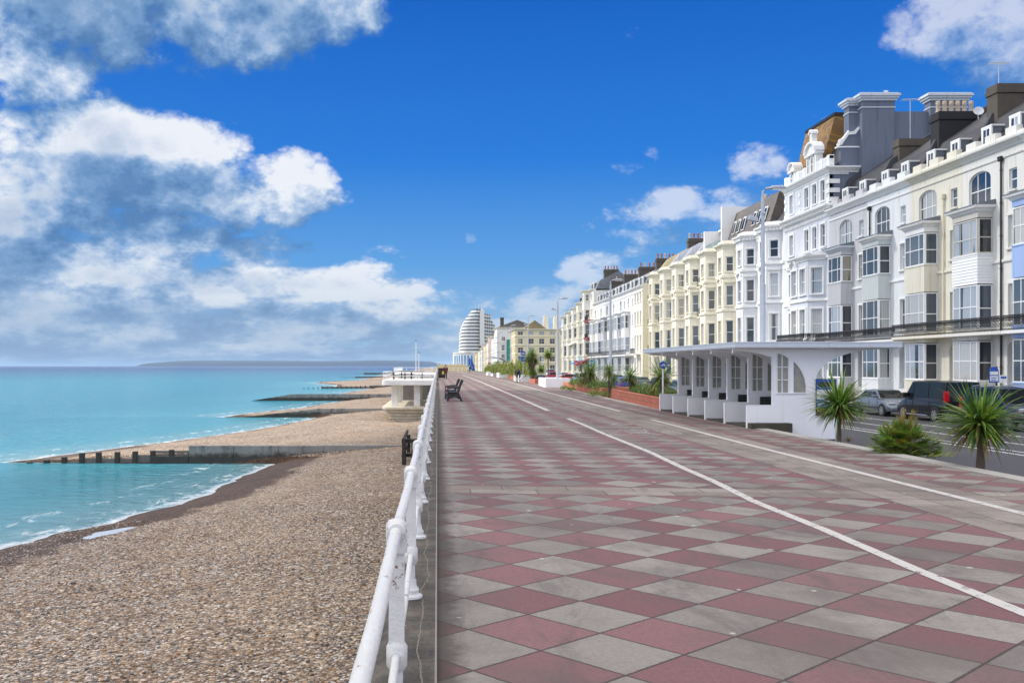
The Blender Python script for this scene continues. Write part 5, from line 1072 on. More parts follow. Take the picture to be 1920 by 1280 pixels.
for (x_, y_, zt, lab) in ((-2.47, 111, 4.55, 'tall white flagpole beyond the viewing platform'), (-2.15, 111.6, 3.2, 'shorter white flagpole beside the tall one')):
    r_ = thing('flagpole', lab, 'flagpole', (x_, y_, .0)); g = G(); g.tube([(0,0,-.5),(0,0,zt)], [.07,.035], 8); g.build('pole', 'white_paint', r_); g = G(); g.lathe([(.05,zt),(.08,zt+.05),(.03,zt+.12)], n=8); g.build('finial', 'pipe_black', r_)
# ------------------------------------------------------------------ promenade benches, bin
def bench(x, y, label):
    r_ = thing('park_bench', label, 'bench', (x, y, 0), group='black slatted benches facing the sea')
    prof = [(-.02,.42),(.10,.45),(.20,.445),(.30,.43),(.40,.42)]
    g = G()
    for k in range(6): a = k*.085; g.box(-.0+a, -.9, .43-.012*abs(k-2)*.3, .065+a, .9, .455-.004*k)
    g.build('seat', 'dark_slat', r_, bevel=.008)
    g = G()
    for k in range(5): z_ = .53+k*.095; x_ = .52+.045*k; g.prism([(x_, z_),(x_+.028, z_),(x_+.066, z_+.085),(x_+.038, z_+.085)], 'y', -.9, .9)
    g.build('backrest', 'dark_slat', r_, bevel=.006)
    for yy in (-.82, .82):
        g = G(); g.tube([(.0,yy,.0),(.03,yy,.22),(.0,yy,.42),(.25,yy,.40),(.50,yy,.42),(.60,yy,.20),(.68,yy,0)], .048, 6); g.tube([(.50,yy,.42),(.60,yy,.72),(.72,yy,1.02)], .045, 6); g.tube([(.02,yy,.42),(.0,yy,.62),(.30,yy,.66),(.58,yy,.66)], .038, 6); g.tube([(.03,yy,.16),(.35,yy,.24),(.62,yy,.16)], .045, 6); g.build('end_frame', 'iron_black', r_)
bench(.50, 47.0, 'nearest black slatted bench facing the sea'); bench(.42, 50.4, 'black slatted bench just behind the nearest one')
r_ = thing('litter_bin', 'black litter bin with a yellow notice beside the railing', 'litter bin', (.62, 139, 0)); g = G(); g.box(-.5,-.3,.08,.5,.3,1.25); g.box(-.45,-.25,0,.45,.25,.08); g.build('body', 'pipe_black', r_, bevel=.04); g = G(); g.box(-.56,-.36,1.25,.56,.36,1.42); g.build('lid', 'car_trim', r_, bevel=.05); g = G(); g.box(.05,-.312,.5,.42,-.303,.95); g.build('notice', 'yellow', r_)
# ------------------------------------------------------------------ street lamps
def lamp(x, y, top, label, cctv=False, z=-1):
    r_ = thing('street_lamp', label, 'street lamp', (x, y, z), group='grey street lamps along the promenade'); t_ = top-z
    g = G(); g.tube([(0,0,0),(0,0,1.4),(0,0,1.45),(0,0,t_*.62),(0,0,t_*.622),(0,0,t_-.25)], [.13,.13,.105,.105,.075,.065], 12); g.build('pole', 'galv', r_, smooth=True)
    g = G(); g.tube([(0,0,t_-.3),(.0,0,t_-.06),(.10,0,t_+.03),(.30,0,t_+.07)], .04, 8); g.build('arm', 'galv', r_, smooth=True)
    g = G(); g.prism([(.24,t_+.02),(.30,t_+.13),(.70,t_+.15),(.85,t_+.09),(.84,t_+.02)], 'y', -.13, .13); h_ = g.build('lamp_head', 'galv', r_, bevel=.04); g = G(); g.box(.34,-.10,t_-.01,.80,.10,t_+.019); g.build('lens', 'lamp_clear', h_)
    g = G(); g.box(-.07,-.11,t_*.9,.07,.11,t_*.9+.1); g.tube([(0,0,t_*.86),(-.28,0,t_*.885)], .028, 6); g.prism([(-.55,t_*.87+.08),(-.22,t_*.87),(-.20,t_*.87+.14),(-.50,t_*.87+.26)], 'y', -.11, .11); g.build('floodlight', 'galv', r_, bevel=.02)
lamp(12.0, 35.4, 8.2, 'nearest street lamp, rising behind the shelter roof')
lamp(12.0, 66.5, 7.6, 'second nearest street lamp, in front of the cream corner house')
lamp(9.9, 79, 7.2, 'white street lamp rising from the white planter walls', z=0)
for k, (y_, lab) in enumerate(((127, 'street lamp in front of the cream corner block'), (157, 'street lamp between the corner block and the green netting'), (190, 'distant street lamp over the far row of houses'), (222, 'distant street lamp in front of the ocean liner shaped flats'), (255, 'farthest street lamp on the seafront'))): lamp(12.0, y_, 8.3, lab, z=0 if y_ > 180 else -1)
# ------------------------------------------------------------------ planters, walls
def planter(label, pts, x_off, ztop, grp='red brick planters beside the promenade'):
    (xa, ya), (xb, yb) = pts; r_ = thing('planter', label, 'planter', (xa, ya, 0), group=grp); d, L, n = unit((xa, ya), (xb, yb)); P = lambda a, q: (xa+d.x*a+n.x*q, ya+d.y*a+n.y*q)
    g = G(); g.prism([P(0,0), P(L,0), P(L,.22), P(0,.22)], 'z', -.3, ztop); g.prism([P(0,.22), P(.22,.22), P(.22,1.7), P(0,1.7)], 'z', -.3, ztop-.004); g.prism([P(L-.22,.22), P(L,.22), P(L,1.7), P(L-.22,1.7)], 'z', -.3, ztop-.004); g.prism([P(0,1.7), P(L,1.7), P(L,1.9), P(0,1.9)], 'z', -1, ztop-.01)
    g.build('brick_wall', 'brick_wall', r_, (-xa,-ya,0), bevel=.012); g = G(); g.prism([P(.2,.2), P(L-.2,.2), P(L-.2,1.72), P(.2,1.72)], 'z', -1, ztop-.10); g.build('soil', 'soil', r_, (-xa,-ya,0))
planter('red brick planter next to the shelter', ((8.62,37.0), (9.25,51)), 0, .46); planter('red brick planter next to the white wall blocks', ((9.35,54.6), (9.95,75.8)), 0, .44)
planter('small red brick planter beside the tall palms', ((9.4,92.5), (9.3,97)), 0, .42); planter('small far red brick planter behind the white box', ((9.6,118), (9.6,130)), 0, .5)
def whitebox(label, x0, y0, x1, y1, zt):
    r_ = thing('planter', label, 'planter', (x0, y0, 0), group='white walled planters beside the promenade'); g = G(); g.box(0,0,-.3,x1-x0,.18,zt); g.box(0,.18,-.3,.18,y1-y0,zt); g.box(x1-x0-.18,.18,-.3,x1-x0,y1-y0,zt); g.box(.18,y1-y0-.18,-.3,x1-x0-.18,y1-y0,zt-.003); g.build('wall', 'shelter_edge', r_, bevel=.01); g = G(); g.box(.17,.17,-.2,x1-x0-.17,y1-y0-.17,zt-.12); g.build('soil', 'soil', r_); return r_
whitebox('white walled planter in front of the white street lamp', 8.6, 76.3, 10.6, 78.6, .72); whitebox('second white walled planter behind the first', 8.7, 79.6, 10.4, 81, .72); whitebox('third small white walled planter at the far side', 8.8, 82, 10.4, 83.5, .72)
whitebox('long low white planter beyond the tall palms', 8.9, 104, 10.4, 112, .75)
for k in range(3): whitebox(('small white planter box far along the promenade', 'second small white planter box far along the promenade', 'farthest small white planter box')[k], 9.0, 140+k*16, 10.4, 146+k*16, .7)
# ------------------------------------------------------------------ plants
def blade(g, base, az_, el_, L, w_, droop, m=0, n=6, twist=0):
    d0 = Vector((math.cos(az_)*math.cos(el_), math.sin(az_)*math.cos(el_), math.sin(el_))); p = Vector(base); side = Vector((-math.sin(az_), math.cos(az_), 0)); i0 = len(g.v); d = d0.copy()
    prof = [.45, .85, 1, .95, .75, .42, .04] if n == 6 else [.6, 1, .6, .05]
    for k in range(n+1):
        ww = w_*prof[min(k, len(prof)-1)]/2; up = side.cross(d).normalized(); g.v += [tuple(p-side*ww+up*ww*.35), tuple(p), tuple(p+side*ww+up*ww*.35)]
        p = p+d*(L/n); d = (d+Vector((0,0,-droop*(.4+k*.35)/n))).normalized()
    for k in range(n):
        a = i0+k*3; g.f += [(a,a+1,a+4,a+3),(a+1,a+2,a+5,a+4)]; g.m += [m, m]
def crown(g, c, L, n, seed, wd=.035, low=-.9, gold=.06, dead=.08):
    rr = random.Random(seed)
    for k in range(n):
        u = k/n; el_ = math.asin(max(-1, min(1, 1-(1-math.sin(low))*(u**.85))))+rr.uniform(-.12,.12); az_ = k*2.39996+rr.uniform(-.2,.2)
        m_ = 1 if rr.random() < .4 else 0
        if el_ < -.25 and rr.random() < .45: m_ = 3
        elif rr.random() < gold: m_ = 2
        ln = L*rr.uniform(.55,1.15)*(1 if el_ > -.3 else .85); b_ = Vector(c)+Vector((math.cos(az_)*.03, math.sin(az_)*.03, rr.uniform(-.10,.06)*L))
        blade(g, b_, az_, min(el_, 1.5), ln, wd*rr.uniform(.7,1.15), rr.uniform(.15,.9)*(1 if el_ < .9 else .35), m_)
LM = ['leaf', 'leaf_dark', 'leaf_gold', 'leaf_dead', 'leaf_olive', 'flower_head']
def palm(label, x, y, z, heads, L, n, seed, wd=.035, tr=.06, grp='cordyline palms along the promenade', name='palm_tree', flower=None):
    r_ = thing(name, label, 'palm tree', (x, y, z), group=grp)
    g = G(); top = heads[0]
    for hd in heads:
        k = 7; pts = [(hd[0]*q/k*(q/k), hd[1]*q/k*(q/k), hd[2]*q/k) for q in range(k+1)]; pts = [(p[0]+.02*mnoise.noise(Vector((seed, p[2]*3, 1))), p[1], p[2]) for p in pts]
        g.tube(pts, [tr*(1.35-.45*q/k)*(1+.12*math.sin(q*5+seed)) for q in range(k+1)], 9)
    g.build('trunk', 'trunk_bark', r_, smooth=True)
    for j, hd in enumerate(heads):
        g = G(); crown(g, hd[:3], L*hd[3], int(n*hd[3]), seed+j*11, wd); 
        if flower: 
            rr = random.Random(seed)
            for q in range(260): a = Vector((rr.gauss(0,.11), rr.gauss(0,.11), rr.gauss(0,.13))); p = Vector(hd[:3])+Vector(flower)+a; blade(g, p, rr.uniform(0,6.28), rr.uniform(-.5,1.4), .07, .012, .1, 5, n=3)
        g.build('crown', LM, r_)
palm('spiky palm with a brownish flower head in front of the shelter end wall', 9.2, 22.0, -.05, [(0.02,0,.88,1)], .90, 380, 3, .044, .042, flower=(.28,-.05,.26))
palm('large bright green spiky palm nearest the camera at the kerb', 9.22, 16.3, -.05, [(0.0,0,.80,1)], .86, 430, 9, .046, .050)
palm('dark spiky palm in the brick planter by the shelter', 9.45, 40.5, -.5, [(0,0,1.75,1)], 1.2, 190, 14, .045, .07)
palm('small dark palm in the brick planter, second from the shelter', 9.75, 48.5, -.5, [(0,0,1.7,.9),(.25,.3,1.3,.6)], 1.0, 150, 21, .042, .06)
palm('slender palm between the two brick planters', 9.4, 52.6, -.4, [(0,0,1.8,.9),(.22,0,1.35,.7)], 1.0, 150, 25, .04, .045)
palm('broad dark palm in the far brick planter', 9.8, 61.5, -.5, [(0,0,1.85,1),(-.15,.4,1.4,.8)], 1.3, 210, 33, .05, .08)
palm('tall many headed palm beside the small brick planter', 9.75, 99, -.1, [(0,0,3.0,1),(-.35,.2,2.5,.8),(.35,-.1,2.3,.8),(.1,0,1.1,.8),(-.1,.3,1.7,.7)], 1.0, 220, 41, .06, .11)
palm('tall single stemmed palm right of the many headed one', 12.0, 104, -1, [(0,0,3.9,1)], .95, 240, 47, .06, .06)
palm('low palm beneath the tall single stemmed one', 10.8, 100, -.6, [(0,0,1.9,.9)], .85, 200, 51, .06, .05)
# fan palm bush
r_ = thing('fan_palm', 'low bushy fan palm with golden flower spikes between the two kerb palms', 'shrub', (9.2, 18.9, -.1)); rr = random.Random(5); g = G()
for k in range(190):
    az_ = rr.uniform(0, 6.283); el_ = math.asin(rr.uniform(0,1)); L_ = .60*rr.uniform(.25,1)**.4; c = Vector((math.cos(az_)*math.cos(el_)*L_*1.05, math.sin(az_)*math.cos(el_)*L_*.8, .06+math.sin(el_)*L_*.92)); m_ = rr.choice((0,0,0,4,1,4,2 if rr.random() < .5 else 0))
    g.tube([(0,0,.05), tuple(c*.6), tuple(c)], .006, 4, m=4, cap=False)
    for j in range(15): a = (j-7)*.17; blade(g, c, az_+a*1.25, el_+.25*math.cos(a*3)-.15+rr.uniform(-.08,.08), rr.uniform(.18,.27), .020, .35, m_, n=3)
for (q, a_) in (((-.02,.0,.80), .0), ((.18,.05,.78), .6), ((-.12,-.1,.70), 2.5), ((.03,-.15,.66), 4)):
    g.tube([(q[0]*.3, q[1]*.3, .3), q], .008, 4, m=2, cap=False)
    for j in range(60): p = Vector(q)+Vector((rr.gauss(0,.03), rr.gauss(0,.03), rr.uniform(-.1,.12))); blade(g, p, rr.uniform(0,6.28), rr.uniform(.2,1.4), .09, .012, .2, rr.choice((2,5)), n=3)
g.build('foliage', LM, r_)
g = G(); rr = random.Random(8)
for k in range(60): blade(g, (0,0,.02), rr.uniform(0,6.28), rr.uniform(.2,1.3), rr.uniform(.08,.2), .012, .7, 3, n=3)
tag(g.build('grass_tuft', LM, None, (9.12,21.3,0)), 'dry brown grass tuft at the foot of the shelter palm', 'grass tuft')
g = G()
for k in range(26): blade(g, (rr.uniform(0,.4), rr.uniform(-.1,.1), .02), rr.uniform(-.6,.6), rr.uniform(0,.7), rr.uniform(.12,.25), .02, .5, rr.choice((4,2,0)), n=3)
tag(g.build('fallen_frond', LM, None, (9.15,17.9,0)), 'small yellow green frond lying at the kerb between palm and bush', 'frond')
def bush(label, x, y, z, rx, ry, h_, n, seed, mats=(1,4,1,0), grp='leafy shrubs in the planters', sz=.13, name='shrub'):
    rr = random.Random(seed); g = G()
    for k in range(n):
        a, u = rr.uniform(0,6.283), rr.random()**.5; zz = h_*(1-.75*u*u)*rr.uniform(.25,1)*(1+.35*mnoise.noise(Vector((a*1.3, seed, u*3)))); blade(g, (rx*u*math.cos(a), ry*u*math.sin(a), zz), rr.uniform(0,6.28), rr.uniform(-.2,1.4), sz*rr.uniform(.7,1.6), .03*sz/.13, .4, rr.choice(mats), n=3)
    for k in range(8): a = rr.uniform(0,6.28); g.tube([(0,0,0),(rx*.6*math.cos(a), ry*.6*math.sin(a), h_*.7)], .012, 4, m=3, cap=False)
    o = g.build(name, LM, None, (x, y, z)); tag(o, label, 'shrub', grp); return o
bl = [(9.35,38.6,.5,.9,.5,'dark shrub right beside the shelter'), (9.7,43.8,.6,1.2,.6,'dark shrub between the two palms of the near brick planter'), (9.9,46.6,.5,.8,.55,'low shrub behind the small dark palm'), (9.8,56.5,.6,1.4,.6,'dark shrub at the near end of the far brick planter'), (9.9,59.6,.7,1.2,.55,'dark shrub in front of the broad palm'), (10.1,64.5,.7,1.8,.75,'olive shrub behind the broad palm'), (10.2,69,.7,2,.6,'shrub at the far end of the far brick planter'), (9.75,41.6,.6,.7,.6,'olive shrub with yellow stems near the shelter')]
for k, (x, y, rx, ry, h_, lab) in enumerate(bl): bush(lab, x, y, .25, rx, ry, h_, 900, 60+k, (1,1,4,0) if k not in (5,7) else (4,4,2,1), sz=.17)
for k, (x, y, lab) in enumerate(((8.75,53.9,'green weed tuft on the paving between the brick planters'), (9.1,52.6,'bright green weeds at the foot of the slender palm'), (9.2,66,'small weed tuft at the foot of the far brick planter'), (9.25,70,'small weed tuft near the far end of the brick planter'))): bush(lab, x, y, 0, .35, .5, .28 if k > 1 else .4, 260, 80+k, (0,0,4), 'weeds along the planter foot', .12)
for k in range(7): bush(('far olive shrub in the distant planters', 'second far olive shrub in the distant planters', 'third far shrub in the distant planters', 'fourth far shrub in the distant planters', 'fifth far shrub in the distant planters', 'sixth far shrub in the distant planters', 'farthest shrub in the distant planters')[k], 9.8+.4*(k%2), 108+k*11.5, .3, 1.1, 4.5, 1.9, 700, 90+k, (4,1,2,0), 'olive shrubs in the distant planters', .5)
# ------------------------------------------------------------------ cars
def car(label, x, y, away, paint, kind='hatch', cat='car', name='parked_car', z=-1, detail=True, grp='vehicles parked or driving on the seafront road'):
    r_ = thing(name, label, cat, (x, y, z), math.pi/2 if away else -math.pi/2, grp)   # local +x is the front
    K = dict(hatch=(4.1,.88,[(-2.05,.42,.62),(-2.0,.30,.92),(-1.2,.22,.95),(.5,.22,.96),(1.15,.22,.93),(1.75,.24,.80),(2.0,.30,.66),(2.05,.38,.50)], [(-1.98,.93),(-1.62,1.42),(-.6,1.50),(.25,1.47),(1.18,.94)]),
             saloon=(4.65,.89,[(-2.32,.45,.70),(-2.28,.30,.93),(-1.5,.22,.96),(.5,.22,.93),(1.1,.22,.90),(1.85,.24,.78),(2.25,.30,.62),(2.32,.38,.50)], [(-1.65,.95),(-1.0,1.34),(-.3,1.40),(.3,1.37),(1.15,.91)]),
             van=(4.85,.95,[(-2.42,.45,1.00),(-2.40,.30,1.12),(-1.5,.25,1.14),(.9,.25,1.12),(1.5,.25,1.06),(2.05,.28,.92),(2.36,.34,.72),(2.42,.42,.55)], [(-2.38,1.11),(-2.28,1.92),(-.6,1.97),(.85,1.92),(1.62,1.04)]),
             suv=(4.7,.92,[(-2.35,.50,.80),(-2.3,.36,1.08),(-1.5,.30,1.10),(.5,.30,1.08),(1.15,.30,1.05),(1.9,.32,.98),(2.28,.36,.80),(2.35,.45,.6)], [(-2.25,1.07),(-2.05,1.70),(-.6,1.80),(.2,1.74),(1.10,1.06)]))[kind]
    L, W, st, rf = K; g = G(); rings = []
    for (px_, zb, zt) in st:
        e = 1-.10*(abs(px_)/(L/2))**5; w_ = W*e; i = len(g.v); sec = [(w_*.90,zb),(w_*.985,zb+.10),(w_,(zb+zt)/2+.02),(w_*.975,zt-.10),(w_*.90,zt-.015),(w_*.5,zt+.015),(0,zt+.02)]
        sec = sec+[(-a, b_) for a, b_ in sec[-2::-1]]; g.v += [(px_, a, b_) for a, b_ in sec]; rings.append(i)
    n = 13
    for a, b_ in zip(rings, rings[1:]):
        for j in range(n-1): g.f.append((a+j, a+j+1, b_+j+1, b_+j)); g.m.append(0)
        g.f.append((a+n-1, a, b_, b_+n-1)); g.m.append(1)
    g.f.append(tuple(rings[0]+j for j in range(n))); g.f.append(tuple(rings[-1]+j for j in range(n-1,-1,-1))); g.m += [0, 0]
    # greenhouse
    tb, tt = W*.92, W*.70 if kind != 'van' else W*.84
    zb = rf[0][1]-.06; zm = max(p[1] for p in rf); rw = lambda z_: tb+(tt-tb)*((z_-zb)/(zm-zb)); i = len(g.v)
    prof = rf
    for (px_, zz) in prof: g.v += [(px_, rw(zz), zz), (px_, rw(zz)*.8, zz+.02 if zz > 1.2 else zz), (px_, -rw(zz)*.8, zz+.02 if zz > 1.2 else zz), (px_, -rw(zz), zz)]
    for k in range(len(prof)-1):
        for j in range(3): a = i+k*4+j; g.f.append((a, a+1, a+5, a+4)); g.m.append(0)
    for s_ in (0, 3): g.f.append(tuple(i+k*4+s_ for k in range(len(prof)))); g.m.append(0)
    body = g.build('body', [paint, 'car_trim'], r_, smooth=True, bevel=.0)
    def q3(nm, pts, mat, par=r_): gg = G(); gg.face(pts); return gg.build(nm, mat, par)
    f0, f1 = rf[-2], rf[-1]; b0, b1 = rf[0], rf[1]; e = .014
    def lerp(a, b_, t_): return a[0]+(b_[0]-a[0])*t_, a[1]+(b_[1]-a[1])*t_
    def scr(nm, a, b_, sgn, t0=.10, t1=.93):
        p, q = lerp(a, b_, t0), lerp(a, b_, t1); nx, nz = -(b_[1]-a[1])*sgn, (b_[0]-a[0])*sgn; l_ = math.hypot(nx, nz); nx, nz = nx/l_*.028, nz/l_*.028
        q3(nm, [(p[0]+nx, -rw(p[1])*.93, p[1]+nz), (p[0]+nx, rw(p[1])*.93, p[1]+nz), (q[0]+nx, rw(q[1])*.90, q[1]+nz), (q[0]+nx, -rw(q[1])*.90, q[1]+nz)], 'car_glass')
    scr('windscreen', f1, f0, -1); scr('rear_window', b0, b1, 1 if b1[0] > b0[0] else 1, .35 if kind in ('van','suv') else .2)
    zl, zh = rf[0][1]+.03 if kind != 'saloon' else .98, zm-.10
    fx_ = lambda z_: f1[0]+(f0[0]-f1[0])*(z_-f1[1])/(f0[1]-f1[1]); bx_ = lambda z_: b0[0]+(b1[0]-b0[0])*(z_-b0[1])/(b1[1]-b0[1])
    cuts = dict(hatch=(.15,), saloon=(.0,), van=(.62,-.85), suv=(.05,-.95))[kind]; edges = [None]+list(cuts)+[None]
    for sd in (-1, 1):
        for k in range(len(edges)-1):
            xf_ = (lambda z_, k=k: (fx_(z_)-.12) if k == 0 else edges[k]-.05); xb_ = (lambda z_, k=k: (bx_(z_)+.12) if k == len(edges)-2 else edges[k+1]+.05)
            q3('side_window', [(xb_(zl), sd*(rw(zl)+e), zl), (xf_(zl), sd*(rw(zl)+e), zl), (xf_(zh), sd*(rw(zh)+e), zh), (xb_(zh), sd*(rw(zh)+e), zh)], 'car_glass')
    wb = L*.325; wr = .33 if kind in ('van','suv') else .31
    for xx in (wb, -wb+.05):
        for sd in (-1, 1):
            gg = G(); gg.prism([(xx+(wr+.07)*math.cos(2*math.pi*k/20), wr+(wr+.07)*math.sin(2*math.pi*k/20)) for k in range(20)], 'y', sd*(W-.05), sd*(W+.003)); gg.build('wheel_arch', 'car_trim', r_)
            gg = G(); gg.prism([(xx+wr*math.cos(2*math.pi*k/24), wr+wr*math.sin(2*math.pi*k/24)) for k in range(24)], 'y', sd*(W-.22), sd*(W+.012)); wl = gg.build('wheel', 'rubber', r_)
            gg = G(); gg.prism([(xx+wr*.22*math.cos(2*math.pi*k/10), wr+wr*.22*math.sin(2*math.pi*k/10)) for k in range(10)], 'y', sd*(W+.0), sd*(W+.022))
            for k in range(7): a = 2*math.pi*k/7; c_, s_ = math.cos(a), math.sin(a); gg.prism([(xx+c_*wr*.15-s_*.03, wr+s_*wr*.15+c_*.03), (xx+c_*wr*.15+s_*.03, wr+s_*wr*.15-c_*.03), (xx+c_*wr*.66+s_*.045, wr+s_*wr*.66-c_*.045), (xx+c_*wr*.66-s_*.045, wr+s_*wr*.66+c_*.045)], 'y', sd*(W+.002), sd*(W+.020))
            for k in range(24): a, b2 = 2*math.pi*k/24, 2*math.pi*(k+1)/24; gg.prism([(xx+r*math.cos(q), wr+r*math.sin(q)) for r, q in ((wr*.66,a),(wr*.66,b2),(wr*.74,b2),(wr*.74,a))], 'y', sd*(W+.002), sd*(W+.021))
            gg.build('rim', 'rim', wl)
    zf = st[-3][2]; zr_ = st[1][2]
    for sd in (-1, 1):
        gg = G(); gg.box(L/2-.30, sd*W*.52, zf-.18, L/2-.065, sd*W*.90, zf-.03); gg.build('headlight', 'lamp_clear', r_, bevel=.03)
        gg = G(); tz = (1.0, 1.5) if kind == 'van' else ((.8,1.3) if kind == 'suv' else (zr_-.25, zr_-.03)); gg.box(-L/2-.015, sd*W*.74, tz[0], -L/2+.14, sd*W*(.965 if kind == 'van' else .93), tz[1]); gg.build('tail_light', 'lamp_red', r_, bevel=.02)
        gg = G(); gg.box(.72 if kind != 'van' else 1.15, sd*(W*.93), 1.0 if kind != 'van' else 1.12, .86 if kind != 'van' else 1.32, sd*(W+.17), 1.14 if kind != 'van' else 1.36); gg.build('door_mirror', paint, r_, bevel=.03)
        gg = G()
        for xx in (cuts[0]+.0, -1.0, 1.0 if kind != 'van' else 1.35): gg.box(xx-.006, sd*(W-.01), .38, xx+.006, sd*(W+.003), zl-.14)
        gg.box(-L*.43, sd*(W-.01), .42, L*.40, sd*(W+.004), .47); gg.build('door_seam', 'car_trim', r_)
    gg = G(); gg.box(-L/2-.05, -W*.86, .36, -L/2+.10, W*.86, .60); gg.box(L/2-.12, -W*.86, .30, L/2+.05, W*.86, .50); gg.build('bumper', 'car_trim' if kind != 'saloon' else paint, r_, bevel=.04)
    gg = G(); gg.box(-L/2-.065, -.26, .62 if kind != 'hatch' else .40, -L/2-.052, .26, .73 if kind != 'hatch' else .51); gg.build('number_plate', 'plate_yellow', r_)
    gg = G(); gg.box(L/2+.052, -.26, .36, L/2+.062, .26, .47); gg.build('number_plate', 'sign_white', r_)
    gg = G(); gg.box(L/2-.16, -W*.42, zf-.30, L/2-.012, W*.42, zf-.12); gg.build('grille', 'car_trim', r_)
    if kind in ('van',): gg = G(); gg.tube([(-1.0, W+.08, .30), (1.0, W+.08, .30)], .035, 8); gg.tube([(-1.0, -W-.08, .30), (1.0, -W-.08, .30)], .035, 8); gg.build('side_step', 'rim', r_)
    if kind == 'suv':
        gg = G()
        for s_ in (-1, 1): gg.tube([(-1.7, s_*.62, 1.80), (-.6, s_*.64, 1.89), (.3, s_*.62, 1.82)], .022, 6)
        gg.build('roof_rail', 'rim', r_)
    return r_
car('silver grey saloon car parked nose to nose with the black van', 24.85, 53.3, False, 'car_silver', 'saloon')
car('black van with tinted side windows parked by the terrace', 24.9, 47.8, True, 'car_black', 'van', 'van', 'parked_van')
car('dark navy off road car parked behind the nearest palm', 24.7, 41.5, False, 'car_navy', 'suv')
car('dark car roof at the right edge beyond the off road car', 24.8, 35.6, False, 'car_blue', 'hatch')
cl = [('bright blue hatchback driving away behind the brick planters', 20.0, 103, True, 'car_blue', 'hatch', 'car'), ('black hatchback with a lit brake light left of the shelter', 23.3, 101, True, 'car_black', 'hatch', 'car'), ('light blue estate car behind the far brick planter', 14.3, 97, True, 'car_lightblue', 'hatch', 'car'),
 ('white van standing beyond the light blue car', 17.6, 116, True, 'car_white', 'van', 'van'), ('grey blue saloon parked beyond the bright blue hatchback', 25, 118, True, 'car_greyblue', 'saloon', 'car'), ('silver car parked in front of the cream corner house', 25, 126, True, 'car_silver', 'hatch', 'car'), ('small dark car parked between silver ones near the white row', 25, 134, True, 'car_grey', 'hatch', 'car'),
 ('red people carrier beyond the white planter walls', 19.2, 160, True, 'car_red', 'suv', 'car'), ('dark red hatchback right of the red people carrier', 20.6, 152, True, 'car_red', 'hatch', 'car'), ('pale blue saloon right of the white street lamp', 22.4, 158, True, 'car_lightblue', 'saloon', 'car'), ('silver hatchback beyond the pale blue saloon', 24.8, 168, True, 'car_silver', 'hatch', 'car'), ('white hatchback parked under the maroon awning', 25, 190, True, 'car_white', 'hatch', 'car'),
 ('white van crossing in front of the cream corner block', 26.6, 226, True, 'car_white', 'van', 'van'), ('blue saloon left of the crossing white van', 21.8, 236, True, 'car_blue', 'saloon', 'car'), ('grey hatchback far down the road', 18.2, 214, True, 'car_grey', 'hatch', 'car'), ('dark hatchback beside the tall palms', 13.6, 128, True, 'car_navy', 'hatch', 'car'), ('silver estate far down the road near the corner block', 24.5, 246, True, 'car_silver', 'hatch', 'car'), ('light blue car far down the road behind the palms', 16, 232, True, 'car_lightblue', 'hatch', 'car'),
 ('grey car parked in the bays beside the shelter palm', 21.3, 84, True, 'car_greyblue', 'hatch', 'car'), ('silver saloon in the parking bays behind the slender palm', 21.2, 112, True, 'car_silver', 'saloon', 'car')]
for (lab, x, y, aw, pt, kd, ct) in cl: car(lab, x, y, aw, pt, kd, ct, 'parked_van' if ct == 'van' else 'parked_car')
# ------------------------------------------------------------------ signs, boards
def round_sign(label, x, y, z0, zc, r=.3, rect=None, pole='galv'):
    r_ = thing('road_sign', label, 'sign', (x, y, z0), group='blue road signs'); g = G(); g.tube([(0,0,0),(0,0,zc+r-z0+.05)], .035, 8); g.build('pole', pole, r_)
    g = G(); g.prism([(r*math.cos(2*math.pi*k/24), zc-z0+r*math.sin(2*math.pi*k/24)) for k in range(24)], 'y', -.06, -.04); s_ = g.build('sign_plate', 'sign_blue', r_)
    g = G(); c = zc-z0
    for ox in (-.13, .13):
        for k in range(14): a, b_ = 2*math.pi*k/14, 2*math.pi*(k+1)/14; g.prism([(ox*r/.3+q*math.cos(t_), c-.06*r/.3+q*math.sin(t_)) for q, t_ in ((.085*r/.3,a),(.085*r/.3,b_),(.062*r/.3,b_),(.062*r/.3,a))], 'y', -.066, -.061)
    for p, q in (((-.13,-.06),(-.05,.07)),((-.05,.07),(.08,.08)),((.08,.08),(0,-.06)),((0,-.06),(-.05,.07)),((.13,-.06),(.07,.13))):
        p, q = Vector(p)*r/.3, Vector(q)*r/.3; d = (q-p).normalized()*.012; n_ = Vector((-d.y, d.x)); g.prism([(p.x-n_.x, c+p.y-n_.y), (q.x-n_.x, c+q.y-n_.y), (q.x+n_.x, c+q.y+n_.y), (p.x+n_.x, c+p.y+n_.y)], 'y', -.0665, -.0615)
    g.build('cycle_symbol', 'sign_white', s_)
    if rect: g = G(); g.box(-rect[0]/2, -.06, c-r-.08-rect[1], rect[0]/2, -.04, c-r-.06); g.build('sign_plate', 'sign_blue', r_)
round_sign('blue round cycle sign on a white pole beside the shelter', 9.0, 38.3, -.0, 1.74, .145, None, 'white_paint')
round_sign('blue round and square signs in front of the tall palms', 9.2, 103, 0, 3.05, .27, (.5,.55)); round_sign('small far blue round sign near the end of the promenade', 9.6, 270, 0, 1.4, .5)
r_ = thing('parking_sign', 'round topped blue and white parking information sign on a dark pole by the terrace', 'sign', (27.9, 47.9, -.87)); g = G(); g.tube([(0,0,0),(0,0,2.55)], .05, 8); g.build('pole', 'pipe_black', r_)
g = G(); g.prism([(-.42,1.75),(.06,1.75),(.06,2.3)]+[(-.18+.24*math.cos(math.pi*k/8), 2.3+.24*math.sin(math.pi*k/8)) for k in range(9)]+[(-.42,2.3)], 'y', -.1, -.06); g.build('sign_plate', 'sign_blue', r_)
